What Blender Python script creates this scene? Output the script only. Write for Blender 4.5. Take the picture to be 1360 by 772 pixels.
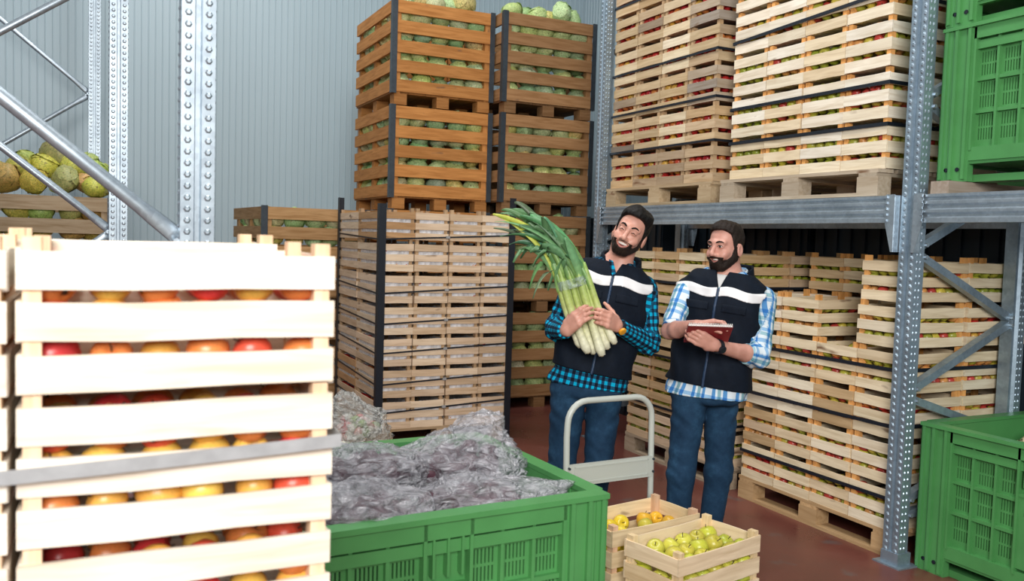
import bpy, math, random
import numpy as np
from mathutils import Vector, Matrix

for o in list(bpy.data.objects):
    bpy.data.objects.remove(o, do_unlink=True)
SC = bpy.context.scene
COL = SC.collection
rnd = random.Random(7)
D2R = math.pi / 180

# ------------------------------------------------------------------ camera
FPX, YAW, PITCH, ROLL, CAMH = 1150.0, 26.0 * D2R, 3.3 * D2R, 1.73 * D2R, 1.62
_f = Vector((math.sin(YAW) * math.cos(PITCH), math.cos(YAW) * math.cos(PITCH), -math.sin(PITCH)))
_r0 = Vector((math.cos(YAW), -math.sin(YAW), 0))
_u0 = _r0.cross(_f)
_r = _r0 * math.cos(ROLL) + _u0 * math.sin(ROLL)
_u = _u0 * math.cos(ROLL) - _r0 * math.sin(ROLL)
cam_d = bpy.data.cameras.new('camera')
cam = bpy.data.objects.new('camera', cam_d)
COL.objects.link(cam)
M = Matrix((_r, _u, -_f)).transposed().to_4x4()
M.translation = (0, 0, CAMH)
cam.matrix_world = M
cam_d.sensor_width = 36
cam_d.lens = 36 * FPX / 1360
cam_d.clip_start = 0.05
cam_d.dof.use_dof = True
cam_d.dof.focus_distance = 4.8
cam_d.dof.aperture_fstop = 4.0
SC.camera = cam

# ------------------------------------------------------------------ world, lights, exposure
SC.view_settings.view_transform = 'Standard'
SC.view_settings.look = 'None'
SC.view_settings.gamma = 1
SC.view_settings.use_curve_mapping = False
SC.view_settings.exposure = 0.15
W = bpy.data.worlds.new('world')
SC.world = W
W.use_nodes = True
W.node_tree.nodes['Background'].inputs['Color'].default_value = (0.80, 0.92, 1.0, 1)
W.node_tree.nodes['Background'].inputs['Strength'].default_value = 0.20


def area(name, loc, target, sx, sy, energy, color=(1, 1, 1)):
    l = bpy.data.lights.new(name, 'AREA')
    l.shape = 'RECTANGLE'
    l.size, l.size_y, l.energy, l.color = sx, sy, energy, color
    o = bpy.data.objects.new(name, l)
    o.location = loc
    o.rotation_euler = (Vector(target) - Vector(loc)).to_track_quat('-Z', 'Y').to_euler()
    COL.objects.link(o)
    return o


area('key_light', (-1.2, -2.6, 3.4), (2.2, 5.0, 1.1), 3.0, 2.2, 430, (1.0, 0.97, 0.93))  # key light added behind the camera for an unseen source; no door there
area('overhead_fill', (1.6, 3.6, 6.6), (1.6, 3.8, 0), 1.2, 4.5, 170, (1.0, 0.98, 0.95))  # unseen overhead fill that simulates strip lights, no fixture built
area('overhead_fill', (0.6, 7.4, 6.6), (0.6, 7.4, 0), 1.2, 3.0, 90, (1.0, 0.98, 0.95))  # second unseen fill, over the far end of the aisle


# ------------------------------------------------------------------ helpers
def tag(o, label=None, cat=None, group=None, kind=None):
    if label:
        o['label'] = label
    if cat:
        o['category'] = cat
    if group:
        o['group'] = group
    if kind:
        o['kind'] = kind
    return o


def thing(name, label, cat, loc=(0, 0, 0), rz=0.0, group=None, kind=None):
    o = bpy.data.objects.new(name, None)
    o.empty_display_size = 0.05
    o.location = loc
    o.rotation_euler = (0, 0, rz)
    COL.objects.link(o)
    return tag(o, label, cat, group, kind)


def put(name, mesh, parent=None, loc=(0, 0, 0), rot=(0, 0, 0), color=None):
    o = bpy.data.objects.new(name, mesh)
    COL.objects.link(o)
    o.location = loc
    o.rotation_euler = rot
    if parent:
        o.parent = parent
    if color:
        o.color = (*color, 1)
    return o


class MB:
    def __init__(s):
        s.v, s.f = [], []

    def add(s, vs, fs):
        n = len(s.v)
        s.v.extend([tuple(v) for v in vs])
        s.f.extend([tuple(i + n for i in f) for f in fs])
        return s

    def box(s, c, size, rz=0.0):
        cx, cy, cz = c
        hx, hy, hz = size[0] / 2, size[1] / 2, size[2] / 2
        ca, sa = math.cos(rz), math.sin(rz)
        vs = []
        for z in (-hz, hz):
            for x, y in ((-hx, -hy), (hx, -hy), (hx, hy), (-hx, hy)):
                vs.append((cx + x * ca - y * sa, cy + x * sa + y * ca, cz + z))
        return s.add(vs, [(3, 2, 1, 0), (4, 5, 6, 7), (0, 1, 5, 4), (1, 2, 6, 5), (2, 3, 7, 6), (3, 0, 4, 7)])

    def b2(s, x0, x1, y0, y1, z0, z1):
        return s.box(((x0 + x1) / 2, (y0 + y1) / 2, (z0 + z1) / 2), (x1 - x0, y1 - y0, z1 - z0))

    def loft(s, rings, cap=True, closed=True):
        n = len(rings[0])
        vs = [p for r in rings for p in r]
        fs = []
        for i in range(len(rings) - 1):
            for j in range(n if closed else n - 1):
                k = (j + 1) % n
                fs.append((i * n + j, i * n + k, (i + 1) * n + k, (i + 1) * n + j))
        if cap and closed:
            fs.append(tuple(range(n - 1, -1, -1)))
            fs.append(tuple((len(rings) - 1) * n + j for j in range(n)))
        return s.add(vs, fs)

    def tube(s, pts, rad, n=8, cap=True, flat=None):
        pts = [Vector(p) for p in pts]
        rings = []
        ref = None
        for i, p in enumerate(pts):
            t = (pts[min(i + 1, len(pts) - 1)] - pts[max(i - 1, 0)]).normalized()
            if ref is None:
                ref = Vector((0, 0, 1)) if abs(t.z) < 0.9 else Vector((1, 0, 0))
            a = (ref - t * ref.dot(t)).normalized()
            b = t.cross(a)
            ref = a
            r = rad[i] if isinstance(rad, (list, tuple)) else rad
            r1, r2 = (r, r) if flat is None else (r * flat[i][0], r * flat[i][1])
            rings.append([p + a * (r1 * math.cos(2 * math.pi * k / n)) + b * (r2 * math.sin(2 * math.pi * k / n)) for k in range(n)])
        return s.loft(rings, cap)

    def extrude(s, poly, axis, a, b):
        """closed 2D polygon extruded along axis ('x','y','z') from a to b"""
        def P(u, v, w):
            return {'x': (w, u, v), 'y': (u, w, v), 'z': (u, v, w)}[axis]
        return s.loft([[P(u, v, a) for u, v in poly], [P(u, v, b) for u, v in poly]])

    def mesh(s, name, mat, smooth=False):
        me = bpy.data.meshes.new(name)
        me.from_pydata(s.v, [], s.f)
        if mat:
            me.materials.append(mat)
        import bmesh
        bm = bmesh.new()
        bm.from_mesh(me)
        bmesh.ops.recalc_face_normals(bm, faces=bm.faces)
        bm.to_mesh(me)
        bm.free()
        if smooth:
            me.polygons.foreach_set('use_smooth', [True] * len(me.polygons))
        return me

    def build(s, name, mat, parent=None, loc=(0, 0, 0), rot=(0, 0, 0), smooth=False, color=None):
        return put(name, s.mesh(name, mat, smooth), parent, loc, rot, color)


def smooth_angle(o, ang=40):
    """split-free auto smooth: mark sharp edges by angle"""
    me = o.data
    import bmesh
    bm = bmesh.new()
    bm.from_mesh(me)
    for f in bm.faces:
        f.smooth = True
    for e in bm.edges:
        if len(e.link_faces) == 2 and e.calc_face_angle(0) > ang * D2R:
            e.smooth = False
    bm.to_mesh(me)
    bm.free()
    return o


OR2 = ['first', 'second', 'third', 'fourth', 'fifth', 'sixth', 'seventh', 'eighth', 'ninth']
ORD = ['bottom', 'second', 'third', 'fourth', 'fifth', 'sixth', 'seventh']


# ------------------------------------------------------------------ materials
def newmat(name):
    m = bpy.data.materials.new(name)
    m.use_nodes = True
    nt = m.node_tree
    return m, nt, nt.nodes['Principled BSDF']


def N(nt, typ, **kw):
    n = nt.nodes.new(typ)
    for k, v in kw.items():
        if k in ('i',):
            for kk, vv in v.items():
                n.inputs[kk].default_value = vv
        else:
            setattr(n, k, v)
    return n


def ramp(nt, stops):
    r = nt.nodes.new('ShaderNodeValToRGB')
    e = r.color_ramp.elements
    while len(e) < len(stops):
        e.new(0.5)
    for el, (p, c) in zip(e, stops):
        el.position = p
        el.color = (*c, 1) if len(c) == 3 else c
    return r


def mixc(nt, typ, a, b, fac=1.0):
    n = nt.nodes.new('ShaderNodeMix')
    n.data_type = 'RGBA'
    n.blend_type = typ
    for sock, val in ((n.inputs['Factor'], fac), (n.inputs[6], a), (n.inputs[7], b)):
        if hasattr(val, 'is_output') or isinstance(val, bpy.types.NodeSocket):
            nt.links.new(val, sock)
        elif isinstance(val, (int, float)):
            sock.default_value = val
        else:
            sock.default_value = (*val, 1)
    return n.outputs[2]


def simple(name, col, rough=0.5, metal=0.0, noise=0.0, nscale=8.0, bump=0.0, objcol=False, spec=0.5):
    m, nt, b = newmat(name)
    b.inputs['Roughness'].default_value = rough
    b.inputs['Metallic'].default_value = metal
    b.inputs['Specular IOR Level'].default_value = spec
    src = None
    if objcol:
        src = N(nt, 'ShaderNodeObjectInfo').outputs['Color']
    else:
        b.inputs['Base Color'].default_value = (*col, 1)
    if noise or bump:
        tc = N(nt, 'ShaderNodeTexCoord')
        nz = N(nt, 'ShaderNodeTexNoise', i={'Scale': nscale, 'Detail': 4.0})
        nt.links.new(tc.outputs['Object'], nz.inputs['Vector'])
        if noise:
            r = ramp(nt, [(0.25, (1 - noise,) * 3), (0.75, (1 + noise * 0.4,) * 3)])
            nt.links.new(nz.outputs['Fac'], r.inputs['Fac'])
            src = mixc(nt, 'MULTIPLY', src if src else col, r.outputs['Color'])
        if bump:
            bp = N(nt, 'ShaderNodeBump', i={'Strength': bump, 'Distance': 0.01})
            nt.links.new(nz.outputs['Fac'], bp.inputs['Height'])
            nt.links.new(bp.outputs['Normal'], b.inputs['Normal'])
    if src:
        nt.links.new(src, b.inputs['Base Color'])
    return m


def wood_mat(name, nails=True, contrast=0.2, rough=0.75):
    """wood tinted per piece by object colour; the grain runs along each piece's own x axis"""
    m, nt, b = newmat(name)
    tc = N(nt, 'ShaderNodeTexCoord')
    oi = N(nt, 'ShaderNodeObjectInfo')
    mul = N(nt, 'ShaderNodeMath', operation='MULTIPLY', i={1: 37.0})
    nt.links.new(oi.outputs['Random'], mul.inputs[0])
    vm = N(nt, 'ShaderNodeVectorMath', operation='MULTIPLY', i={1: (4, 45, 45)})
    nt.links.new(tc.outputs['Object'], vm.inputs[0])
    va = N(nt, 'ShaderNodeVectorMath', operation='ADD')
    nt.links.new(vm.outputs[0], va.inputs[0])
    nt.links.new(mul.outputs[0], va.inputs[1])
    nz = N(nt, 'ShaderNodeTexNoise', i={'Scale': 1.0, 'Detail': 4.0, 'Distortion': 0.6})
    nt.links.new(va.outputs[0], nz.inputs['Vector'])
    r = ramp(nt, [(0.28, (1 - contrast, 1 - contrast * 1.25, 1 - contrast * 1.6)), (0.62, (1.03, 1.03, 1.03))])
    nt.links.new(nz.outputs['Fac'], r.inputs['Fac'])
    col = mixc(nt, 'MULTIPLY', oi.outputs['Color'], r.outputs['Color'])
    # knots and smudges
    v2 = N(nt, 'ShaderNodeVectorMath', operation='MULTIPLY', i={1: (5, 14, 14)})
    nt.links.new(tc.outputs['Object'], v2.inputs[0])
    v3 = N(nt, 'ShaderNodeVectorMath', operation='ADD')
    nt.links.new(v2.outputs[0], v3.inputs[0])
    nt.links.new(mul.outputs[0], v3.inputs[1])
    vo = N(nt, 'ShaderNodeTexNoise', i={'Scale': 1.0, 'Detail': 2.0})
    nt.links.new(v3.outputs[0], vo.inputs['Vector'])
    kr = ramp(nt, [(0.70, (0, 0, 0)), (0.80, (1, 1, 1))])
    nt.links.new(vo.outputs['Fac'], kr.inputs['Fac'])
    col = mixc(nt, 'MIX', col, (0.20, 0.11, 0.06), kr.outputs['Color'])
    nt.nodes[-1].inputs['Factor'].default_value = 1.0
    nt.links.new(col, b.inputs['Base Color'])
    b.inputs['Roughness'].default_value = rough
    b.inputs['Specular IOR Level'].default_value = 0.25
    bp = N(nt, 'ShaderNodeBump', i={'Strength': 0.25, 'Distance': 0.002})
    nt.links.new(nz.outputs['Fac'], bp.inputs['Height'])
    nt.links.new(bp.outputs['Normal'], b.inputs['Normal'])
    return m


def fruit_mat(name, attr=None):
    m, nt, b = newmat(name)
    tc = N(nt, 'ShaderNodeTexCoord')
    if attr:
        src = N(nt, 'ShaderNodeAttribute', attribute_name=attr).outputs['Color']
        vec = tc.outputs['Object']
        sc = 22.0
    else:
        src = N(nt, 'ShaderNodeObjectInfo').outputs['Color']
        vec = tc.outputs['Object']
        sc = 22.0
    nz = N(nt, 'ShaderNodeTexNoise', i={'Scale': sc, 'Detail': 3.0})
    nt.links.new(vec, nz.inputs['Vector'])
    r = ramp(nt, [(0.3, (0.72, 0.66, 0.60)), (0.7, (1.25, 1.15, 1.0))])
    nt.links.new(nz.outputs['Fac'], r.inputs['Fac'])
    nt.links.new(mixc(nt, 'MULTIPLY', src, r.outputs['Color']), b.inputs['Base Color'])
    b.inputs['Roughness'].default_value = 0.32
    return m


def cabbage_mat():
    m, nt, b = newmat('cabbage_leaf')
    tc = N(nt, 'ShaderNodeTexCoord')
    oi = N(nt, 'ShaderNodeObjectInfo')
    rn = N(nt, 'ShaderNodeMath', operation='MULTIPLY', i={1: 19.0})
    nt.links.new(oi.outputs['Random'], rn.inputs[0])
    va = N(nt, 'ShaderNodeVectorMath', operation='ADD')
    nt.links.new(tc.outputs['Object'], va.inputs[0])
    nt.links.new(rn.outputs[0], va.inputs[1])
    vo = N(nt, 'ShaderNodeTexVoronoi', feature='DISTANCE_TO_EDGE', i={'Scale': 13.0})
    nt.links.new(tc.outputs['Object'], vo.inputs['Vector'])
    vr = ramp(nt, [(0.0, (1.55, 1.5, 1.55)), (0.09, (1, 1, 1))])
    nt.links.new(vo.outputs['Distance'], vr.inputs['Fac'])
    nz = N(nt, 'ShaderNodeTexNoise', i={'Scale': 9.0, 'Detail': 4.0})
    nt.links.new(va.outputs[0], nz.inputs['Vector'])
    nr = ramp(nt, [(0.3, (0.55, 0.68, 0.55)), (0.7, (1.25, 1.15, 1.1))])
    nt.links.new(nz.outputs['Fac'], nr.inputs['Fac'])
    c = mixc(nt, 'MULTIPLY', oi.outputs['Color'], nr.outputs['Color'])
    c = mixc(nt, 'MULTIPLY', c, vr.outputs['Color'], 0.7)
    n2 = N(nt, 'ShaderNodeTexNoise', i={'Scale': 6.0, 'Detail': 5.0})
    nt.links.new(va.outputs[0], n2.inputs['Vector'])
    br = ramp(nt, [(0.60, (0, 0, 0)), (0.70, (1, 1, 1))])
    nt.links.new(n2.outputs['Fac'], br.inputs['Fac'])
    c = mixc(nt, 'MIX', c, (0.16, 0.10, 0.045), br.outputs['Color'])
    nt.links.new(c, b.inputs['Base Color'])
    b.inputs['Roughness'].default_value = 0.5
    return m


def metal_mat(name, col, rough=0.38, metal=0.75):
    m, nt, b = newmat(name)
    tc = N(nt, 'ShaderNodeTexCoord')
    vo = N(nt, 'ShaderNodeTexVoronoi', i={'Scale': 60.0})
    nt.links.new(tc.outputs['Object'], vo.inputs['Vector'])
    nz = N(nt, 'ShaderNodeTexNoise', i={'Scale': 7.0, 'Detail': 5.0})
    nt.links.new(tc.outputs['Object'], nz.inputs['Vector'])
    r = ramp(nt, [(0.0, (0.86, 0.86, 0.88)), (1.0, (1.1, 1.1, 1.1))])
    nt.links.new(vo.outputs['Color'], r.inputs['Fac'])
    r2 = ramp(nt, [(0.3, (0.78, 0.80, 0.82)), (0.7, (1.08, 1.08, 1.08))])
    nt.links.new(nz.outputs['Fac'], r2.inputs['Fac'])
    c = mixc(nt, 'MULTIPLY', mixc(nt, 'MULTIPLY', col, r.outputs['Color']), r2.outputs['Color'])
    nt.links.new(c, b.inputs['Base Color'])
    b.inputs['Metallic'].default_value = metal
    b.inputs['Roughness'].default_value = rough
    return m


def floor_mat():
    m, nt, b = newmat('painted_concrete')
    tc = N(nt, 'ShaderNodeTexCoord')
    nz = N(nt, 'ShaderNodeTexNoise', i={'Scale': 1.3, 'Detail': 8.0, 'Roughness': 0.65})
    nt.links.new(tc.outputs['Object'], nz.inputs['Vector'])
    r = ramp(nt, [(0.3, (0.105, 0.036, 0.030)), (0.55, (0.165, 0.052, 0.040)), (0.75, (0.21, 0.085, 0.068))])
    nt.links.new(nz.outputs['Fac'], r.inputs['Fac'])
    n2 = N(nt, 'ShaderNodeTexNoise', i={'Scale': 5.0, 'Detail': 6.0})
    nt.links.new(tc.outputs['Object'], n2.inputs['Vector'])
    r2 = ramp(nt, [(0.62, (0, 0, 0)), (0.72, (0.7, 0.7, 0.7))])
    nt.links.new(n2.outputs['Fac'], r2.inputs['Fac'])
    nt.links.new(mixc(nt, 'MIX', r.outputs['Color'], (0.12, 0.10, 0.10), r2.outputs['Color']), b.inputs['Base Color'])
    rr = ramp(nt, [(0.3, (0.22,) * 3), (0.7, (0.45,) * 3)])
    nt.links.new(nz.outputs['Fac'], rr.inputs['Fac'])
    nt.links.new(rr.outputs['Color'], b.inputs['Roughness'])
    return m


def film_mat(name, tint, trans, rough=0.18, sc=3.2):
    """thin crinkled plastic film: partly see-through, glossy"""
    m, nt, b = newmat(name)
    out = nt.nodes['Material Output']
    b.inputs['Base Color'].default_value = (*tint, 1)
    b.inputs['Roughness'].default_value = rough
    b.inputs['Specular IOR Level'].default_value = 0.9
    tr = N(nt, 'ShaderNodeBsdfTransparent')
    mx = N(nt, 'ShaderNodeMixShader')
    tc = N(nt, 'ShaderNodeTexCoord')
    nz = N(nt, 'ShaderNodeTexNoise', i={'Scale': sc, 'Detail': 3.0, 'Distortion': 1.6})
    vo = N(nt, 'ShaderNodeTexVoronoi', feature='F1', i={'Scale': sc * 1.5})
    vd_ = N(nt, 'ShaderNodeVectorMath', operation='MULTIPLY_ADD', i={1: (0.35, 0.35, 0.35)})
    nt.links.new(nz.outputs['Color'], vd_.inputs[0])
    nt.links.new(tc.outputs['Object'], vd_.inputs[2])
    nt.links.new(vd_.outputs[0], vo.inputs['Vector'])
    nt.links.new(tc.outputs['Object'], nz.inputs['Vector'])
    r = ramp(nt, [(0.35, (trans + 0.18,) * 3), (0.7, (max(0, trans - 0.35),) * 3)])
    nt.links.new(nz.outputs['Fac'], r.inputs['Fac'])
    nt.links.new(r.outputs['Color'], mx.inputs['Fac'])
    nt.links.new(b.outputs['BSDF'], mx.inputs[1])
    nt.links.new(tr.outputs['BSDF'], mx.inputs[2])
    bp = N(nt, 'ShaderNodeBump', i={'Strength': 0.7, 'Distance': 0.30 / sc})
    nt.links.new(vo.outputs['Distance'], bp.inputs['Height'])
    nt.links.new(bp.outputs['Normal'], b.inputs['Normal'])
    nt.links.new(mx.outputs['Shader'], out.inputs['Surface'])
    return m


MT = dict(
    wood=wood_mat('crate_wood'),
    binwood=wood_mat('bin_wood', contrast=0.30),
    apple=fruit_mat('apple_skin'),
    apples=fruit_mat('apple_skin_mixed', 'Col'),
    cabbage=cabbage_mat(),
    galv=metal_mat('galvanised_steel', (0.50, 0.58, 0.64)),
    galvdark=metal_mat('galvanised_steel_blue', (0.36, 0.46, 0.54), 0.40, 0.65),
    steel=metal_mat('dark_steel_angle', (0.07, 0.085, 0.10), 0.45, 0.5),
    panel=simple('wall_panel_coat', (0.44, 0.56, 0.625), 0.42, noise=0.06, nscale=0.7),
    floor=floor_mat(),
    black=simple('black_plastic', (0.008, 0.012, 0.020), 0.45),
    strapwhite=simple('grey_strap', (0.36, 0.37, 0.38), 0.4, noise=0.2, nscale=25),
    green=simple('green_plastic', (0.082, 0.30, 0.092), 0.40, noise=0.16, nscale=5, bump=0.05),
    liner=simple('white_liner', (0.80, 0.80, 0.84), 0.3, noise=0.35, nscale=30, bump=0.5),
    film=film_mat('bag_film', (0.66, 0.66, 0.72), 0.58, 0.10),
    film2=film_mat('clear_bag_film', (0.75, 0.76, 0.74), 0.62),
    beet=simple('beet_skin', (0.10, 0.035, 0.055), 0.6, noise=0.5, nscale=14),
    veg=simple('mixed_vegetable', (1, 1, 1), 0.5, noise=0.3, nscale=20, objcol=True),
    trolley=simple('trolley_paint', (0.50, 0.53, 0.49), 0.35),
    platform=simple('trolley_mat', (0.015, 0.02, 0.03), 0.6),
    platrim=simple('trolley_rim', (0.62, 0.63, 0.62), 0.4),
    rubber=simple('wheel_rubber', (0.03, 0.03, 0.035), 0.6),
    darkblue=simple('dark_blue_plastic', (0.012, 0.022, 0.032), 0.5),
    stem=simple('fruit_stem', (0.06, 0.035, 0.02), 0.8),
    ceil=simple('ceiling_white', (0.7, 0.72, 0.73), 0.7),
    concrete=simple('grey_concrete', (0.3, 0.3, 0.3), 0.8, noise=0.2),
)

# ------------------------------------------------------------------ the setting
fl = MB().b2(-6, 8, -5, 11, -0.1, 0).build('floor', MT['floor'])
tag(fl, 'reddish brown painted concrete warehouse floor', None, kind='structure')


ce = MB().b2(-6, 8, -5, 11, 6.9, 7.0).build('ceiling', MT['ceil'])
tag(ce, 'plain white warehouse ceiling', None, kind='structure')


def rib_panel_mesh(w, h, pitch=0.0667):
    mb = MB()
    n = int(round(w / pitch))
    prof = []
    for i in range(n):
        x = i * pitch
        prof += [(x, 0.0), (x + pitch * 0.80, 0.0), (x + pitch * 0.86, -0.006), (x + pitch * 0.94, -0.006)]
    prof.append((n * pitch, 0.0))
    lo = [(x, y, 0) for x, y in prof]
    hi = [(x, y, h) for x, y in prof]
    mb.loft([lo, hi], cap=False, closed=False)
    return mb.mesh('panel', MT['panel'])


pm = rib_panel_mesh(0.998, 6.8)
wb = tag(MB().b2(-6, 8, 9.76, 9.9, 0, 6.8).build('wall_back', MT['concrete']), 'grey ribbed insulated panel wall at the back of the store', kind='structure')
for i in range(14):
    put('panel', pm, wb, (-6 + i * 1.0005, 9.755, 0))
wr = tag(MB().b2(5.66, 5.8, -5, 9.76, 0, 6.8).build('wall_right', MT['concrete']), 'grey ribbed panel wall behind the loaded rack', kind='structure')
for i in range(14):
    put('panel', pm, wr, (5.655, 9.75 - i * 1.0005, 0), (0, 0, -math.pi / 2))


# ------------------------------------------------------------------ pallets
def pallet(label, x0, x1, y0, y1, z, along='y', tone=(0.52, 0.36, 0.20), group='wooden pallets under the stacks', rz=0.0):
    """euro style pallet: nine blocks, deck and bottom boards; runners along the given axis"""
    L, Wd = (y1 - y0, x1 - x0) if along == 'y' else (x1 - x0, y1 - y0)
    t = thing('pallet', label, 'pallet', ((x0 + x1) / 2, (y0 + y1) / 2, z), rz + (math.pi / 2 if along == 'y' else 0), group)
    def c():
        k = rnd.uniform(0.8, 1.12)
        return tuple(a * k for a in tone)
    bot = MB().box((0, 0, 0), (L, 0.1, 0.02)).mesh('bottom_board', MT['wood'])
    strg = MB().box((0, 0, 0), (Wd, 0.12, 0.02)).mesh('stringer', MT['wood'])
    dk = MB().box((0, 0, 0), (L, 0.115, 0.02)).mesh('deck_board', MT['wood'])
    bl = MB().box((0, 0, 0), (0.14, 0.1, 0.085)).mesh('block', MT['wood'])
    for y in (-Wd / 2 + 0.05, 0, Wd / 2 - 0.05):
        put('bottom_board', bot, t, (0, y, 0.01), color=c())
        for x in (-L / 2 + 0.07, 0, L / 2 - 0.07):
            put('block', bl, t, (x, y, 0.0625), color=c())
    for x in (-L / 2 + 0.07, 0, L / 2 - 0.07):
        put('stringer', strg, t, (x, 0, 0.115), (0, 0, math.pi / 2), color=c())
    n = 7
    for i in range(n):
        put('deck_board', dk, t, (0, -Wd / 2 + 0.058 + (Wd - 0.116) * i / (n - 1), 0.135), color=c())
    return t


# ------------------------------------------------------------------ fruit crates
CRATE_CACHE = {}
APPLES = []      # (world position, radius, colour, crate label)
PALE = [(0.80, 0.68, 0.48), (0.84, 0.74, 0.57), (0.76, 0.62, 0.42), (0.82, 0.70, 0.50)]
WHITE = [(0.88, 0.80, 0.66), (0.90, 0.84, 0.72), (0.86, 0.77, 0.60), (0.80, 0.67, 0.47)]
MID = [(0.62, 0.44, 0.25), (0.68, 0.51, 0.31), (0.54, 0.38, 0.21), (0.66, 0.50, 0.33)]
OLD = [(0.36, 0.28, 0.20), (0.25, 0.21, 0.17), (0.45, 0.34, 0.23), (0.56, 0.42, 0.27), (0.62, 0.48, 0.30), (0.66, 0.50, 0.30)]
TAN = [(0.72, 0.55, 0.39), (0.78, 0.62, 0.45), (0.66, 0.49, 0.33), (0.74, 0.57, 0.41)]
GREY = [(0.36, 0.31, 0.26), (0.42, 0.36, 0.30), (0.5, 0.41, 0.31)]
VAR = dict(
    red=[(0.50, 0.03, 0.03), (0.42, 0.02, 0.03), (0.55, 0.08, 0.04), (0.62, 0.22, 0.06), (0.66, 0.42, 0.08)],
    mixed=[(0.45, 0.47, 0.06), (0.62, 0.55, 0.09), (0.50, 0.06, 0.05), (0.60, 0.30, 0.10), (0.38, 0.42, 0.06)],
    green=[(0.33, 0.40, 0.04), (0.40, 0.45, 0.06), (0.28, 0.36, 0.04), (0.46, 0.47, 0.07)],
    warm=[(0.70, 0.10, 0.06), (0.75, 0.26, 0.08), (0.80, 0.45, 0.10), (0.62, 0.05, 0.06), (0.80, 0.55, 0.12)],
    lime=[(0.50, 0.56, 0.06), (0.44, 0.52, 0.06), (0.58, 0.60, 0.09), (0.52, 0.50, 0.07)],
    yellow=[(0.72, 0.58, 0.04), (0.66, 0.56, 0.05), (0.78, 0.48, 0.04), (0.62, 0.58, 0.08)],
    redfew=[(0.45, 0.03, 0.03), (0.5, 0.05, 0.04), (0.6, 0.2, 0.05)],
)


def crate_meshes(w, l, h, nslat, topgap, gk=0.026):
    key = (round(w, 3), round(l, 3), round(h, 3), nslat, round(topgap, 3), gk)
    if key in CRATE_CACHE:
        return CRATE_CACHE[key]
    th = 0.008
    gap = gk * h / 0.25
    sh = (h - topgap - gap * (nslat - 1)) / nslat
    def slat(L, v):
        mb = MB()
        rg = []
        r = random.Random(v * 31 + int(L * 1000))
        for k in range(4):
            x = -L / 2 + L * k / 3
            bow = r.uniform(-0.002, 0.002)
            z0, z1 = -sh / 2 + r.uniform(-0.0025, 0.0025), sh / 2 + r.uniform(-0.0035, 0.0025)
            rg.append([(x, -th / 2 + bow, z0), (x, th / 2 + bow, z0), (x, th / 2 + bow, z1), (x, -th / 2 + bow, z1)])
        return mb.loft(rg).mesh('slat', MT['wood'])
    d = dict(end=[slat(w, v) for v in range(3)], side=[slat(l - 2 * th, v) for v in range(3)],
             post=MB().box((0, 0, 0), (h - 0.004, 0.034, 0.026)).mesh('corner_post', MT['wood']),
             bot=MB().box((0, 0, 0), (l - 0.02, w / 3.4, 0.006)).mesh('bottom_slat', MT['wood']),
             th=th, sh=sh, gap=gap)
    CRATE_CACHE[key] = d
    return d


LINER = {}


def liner_mesh(w, l, h):
    key = (w, l, h)
    if key not in LINER:
        r = random.Random(5)
        mb = MB()
        rings = []
        n = 44
        per = [(-w / 2, -l / 2), (w / 2, -l / 2), (w / 2, l / 2), (-w / 2, l / 2)]
        ppts = []
        for i in range(4):
            a, b = per[i], per[(i + 1) % 4]
            for k in range(n // 4):
                t = k / (n // 4)
                ppts.append((a[0] + (b[0] - a[0]) * t, a[1] + (b[1] - a[1]) * t))
        for z in np.linspace(0.01, h, 7):
            rings.append([(x * (1 - r.uniform(0.0, 0.045)), y * (1 - r.uniform(0.0, 0.03)), z + (r.uniform(-0.014, 0.008) if z > h - .01 else 0)) for x, y in ppts])
        mb.loft(rings, cap=False)
        LINER[key] = mb.mesh('plastic_liner', MT['liner'])
    return LINER[key]


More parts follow.
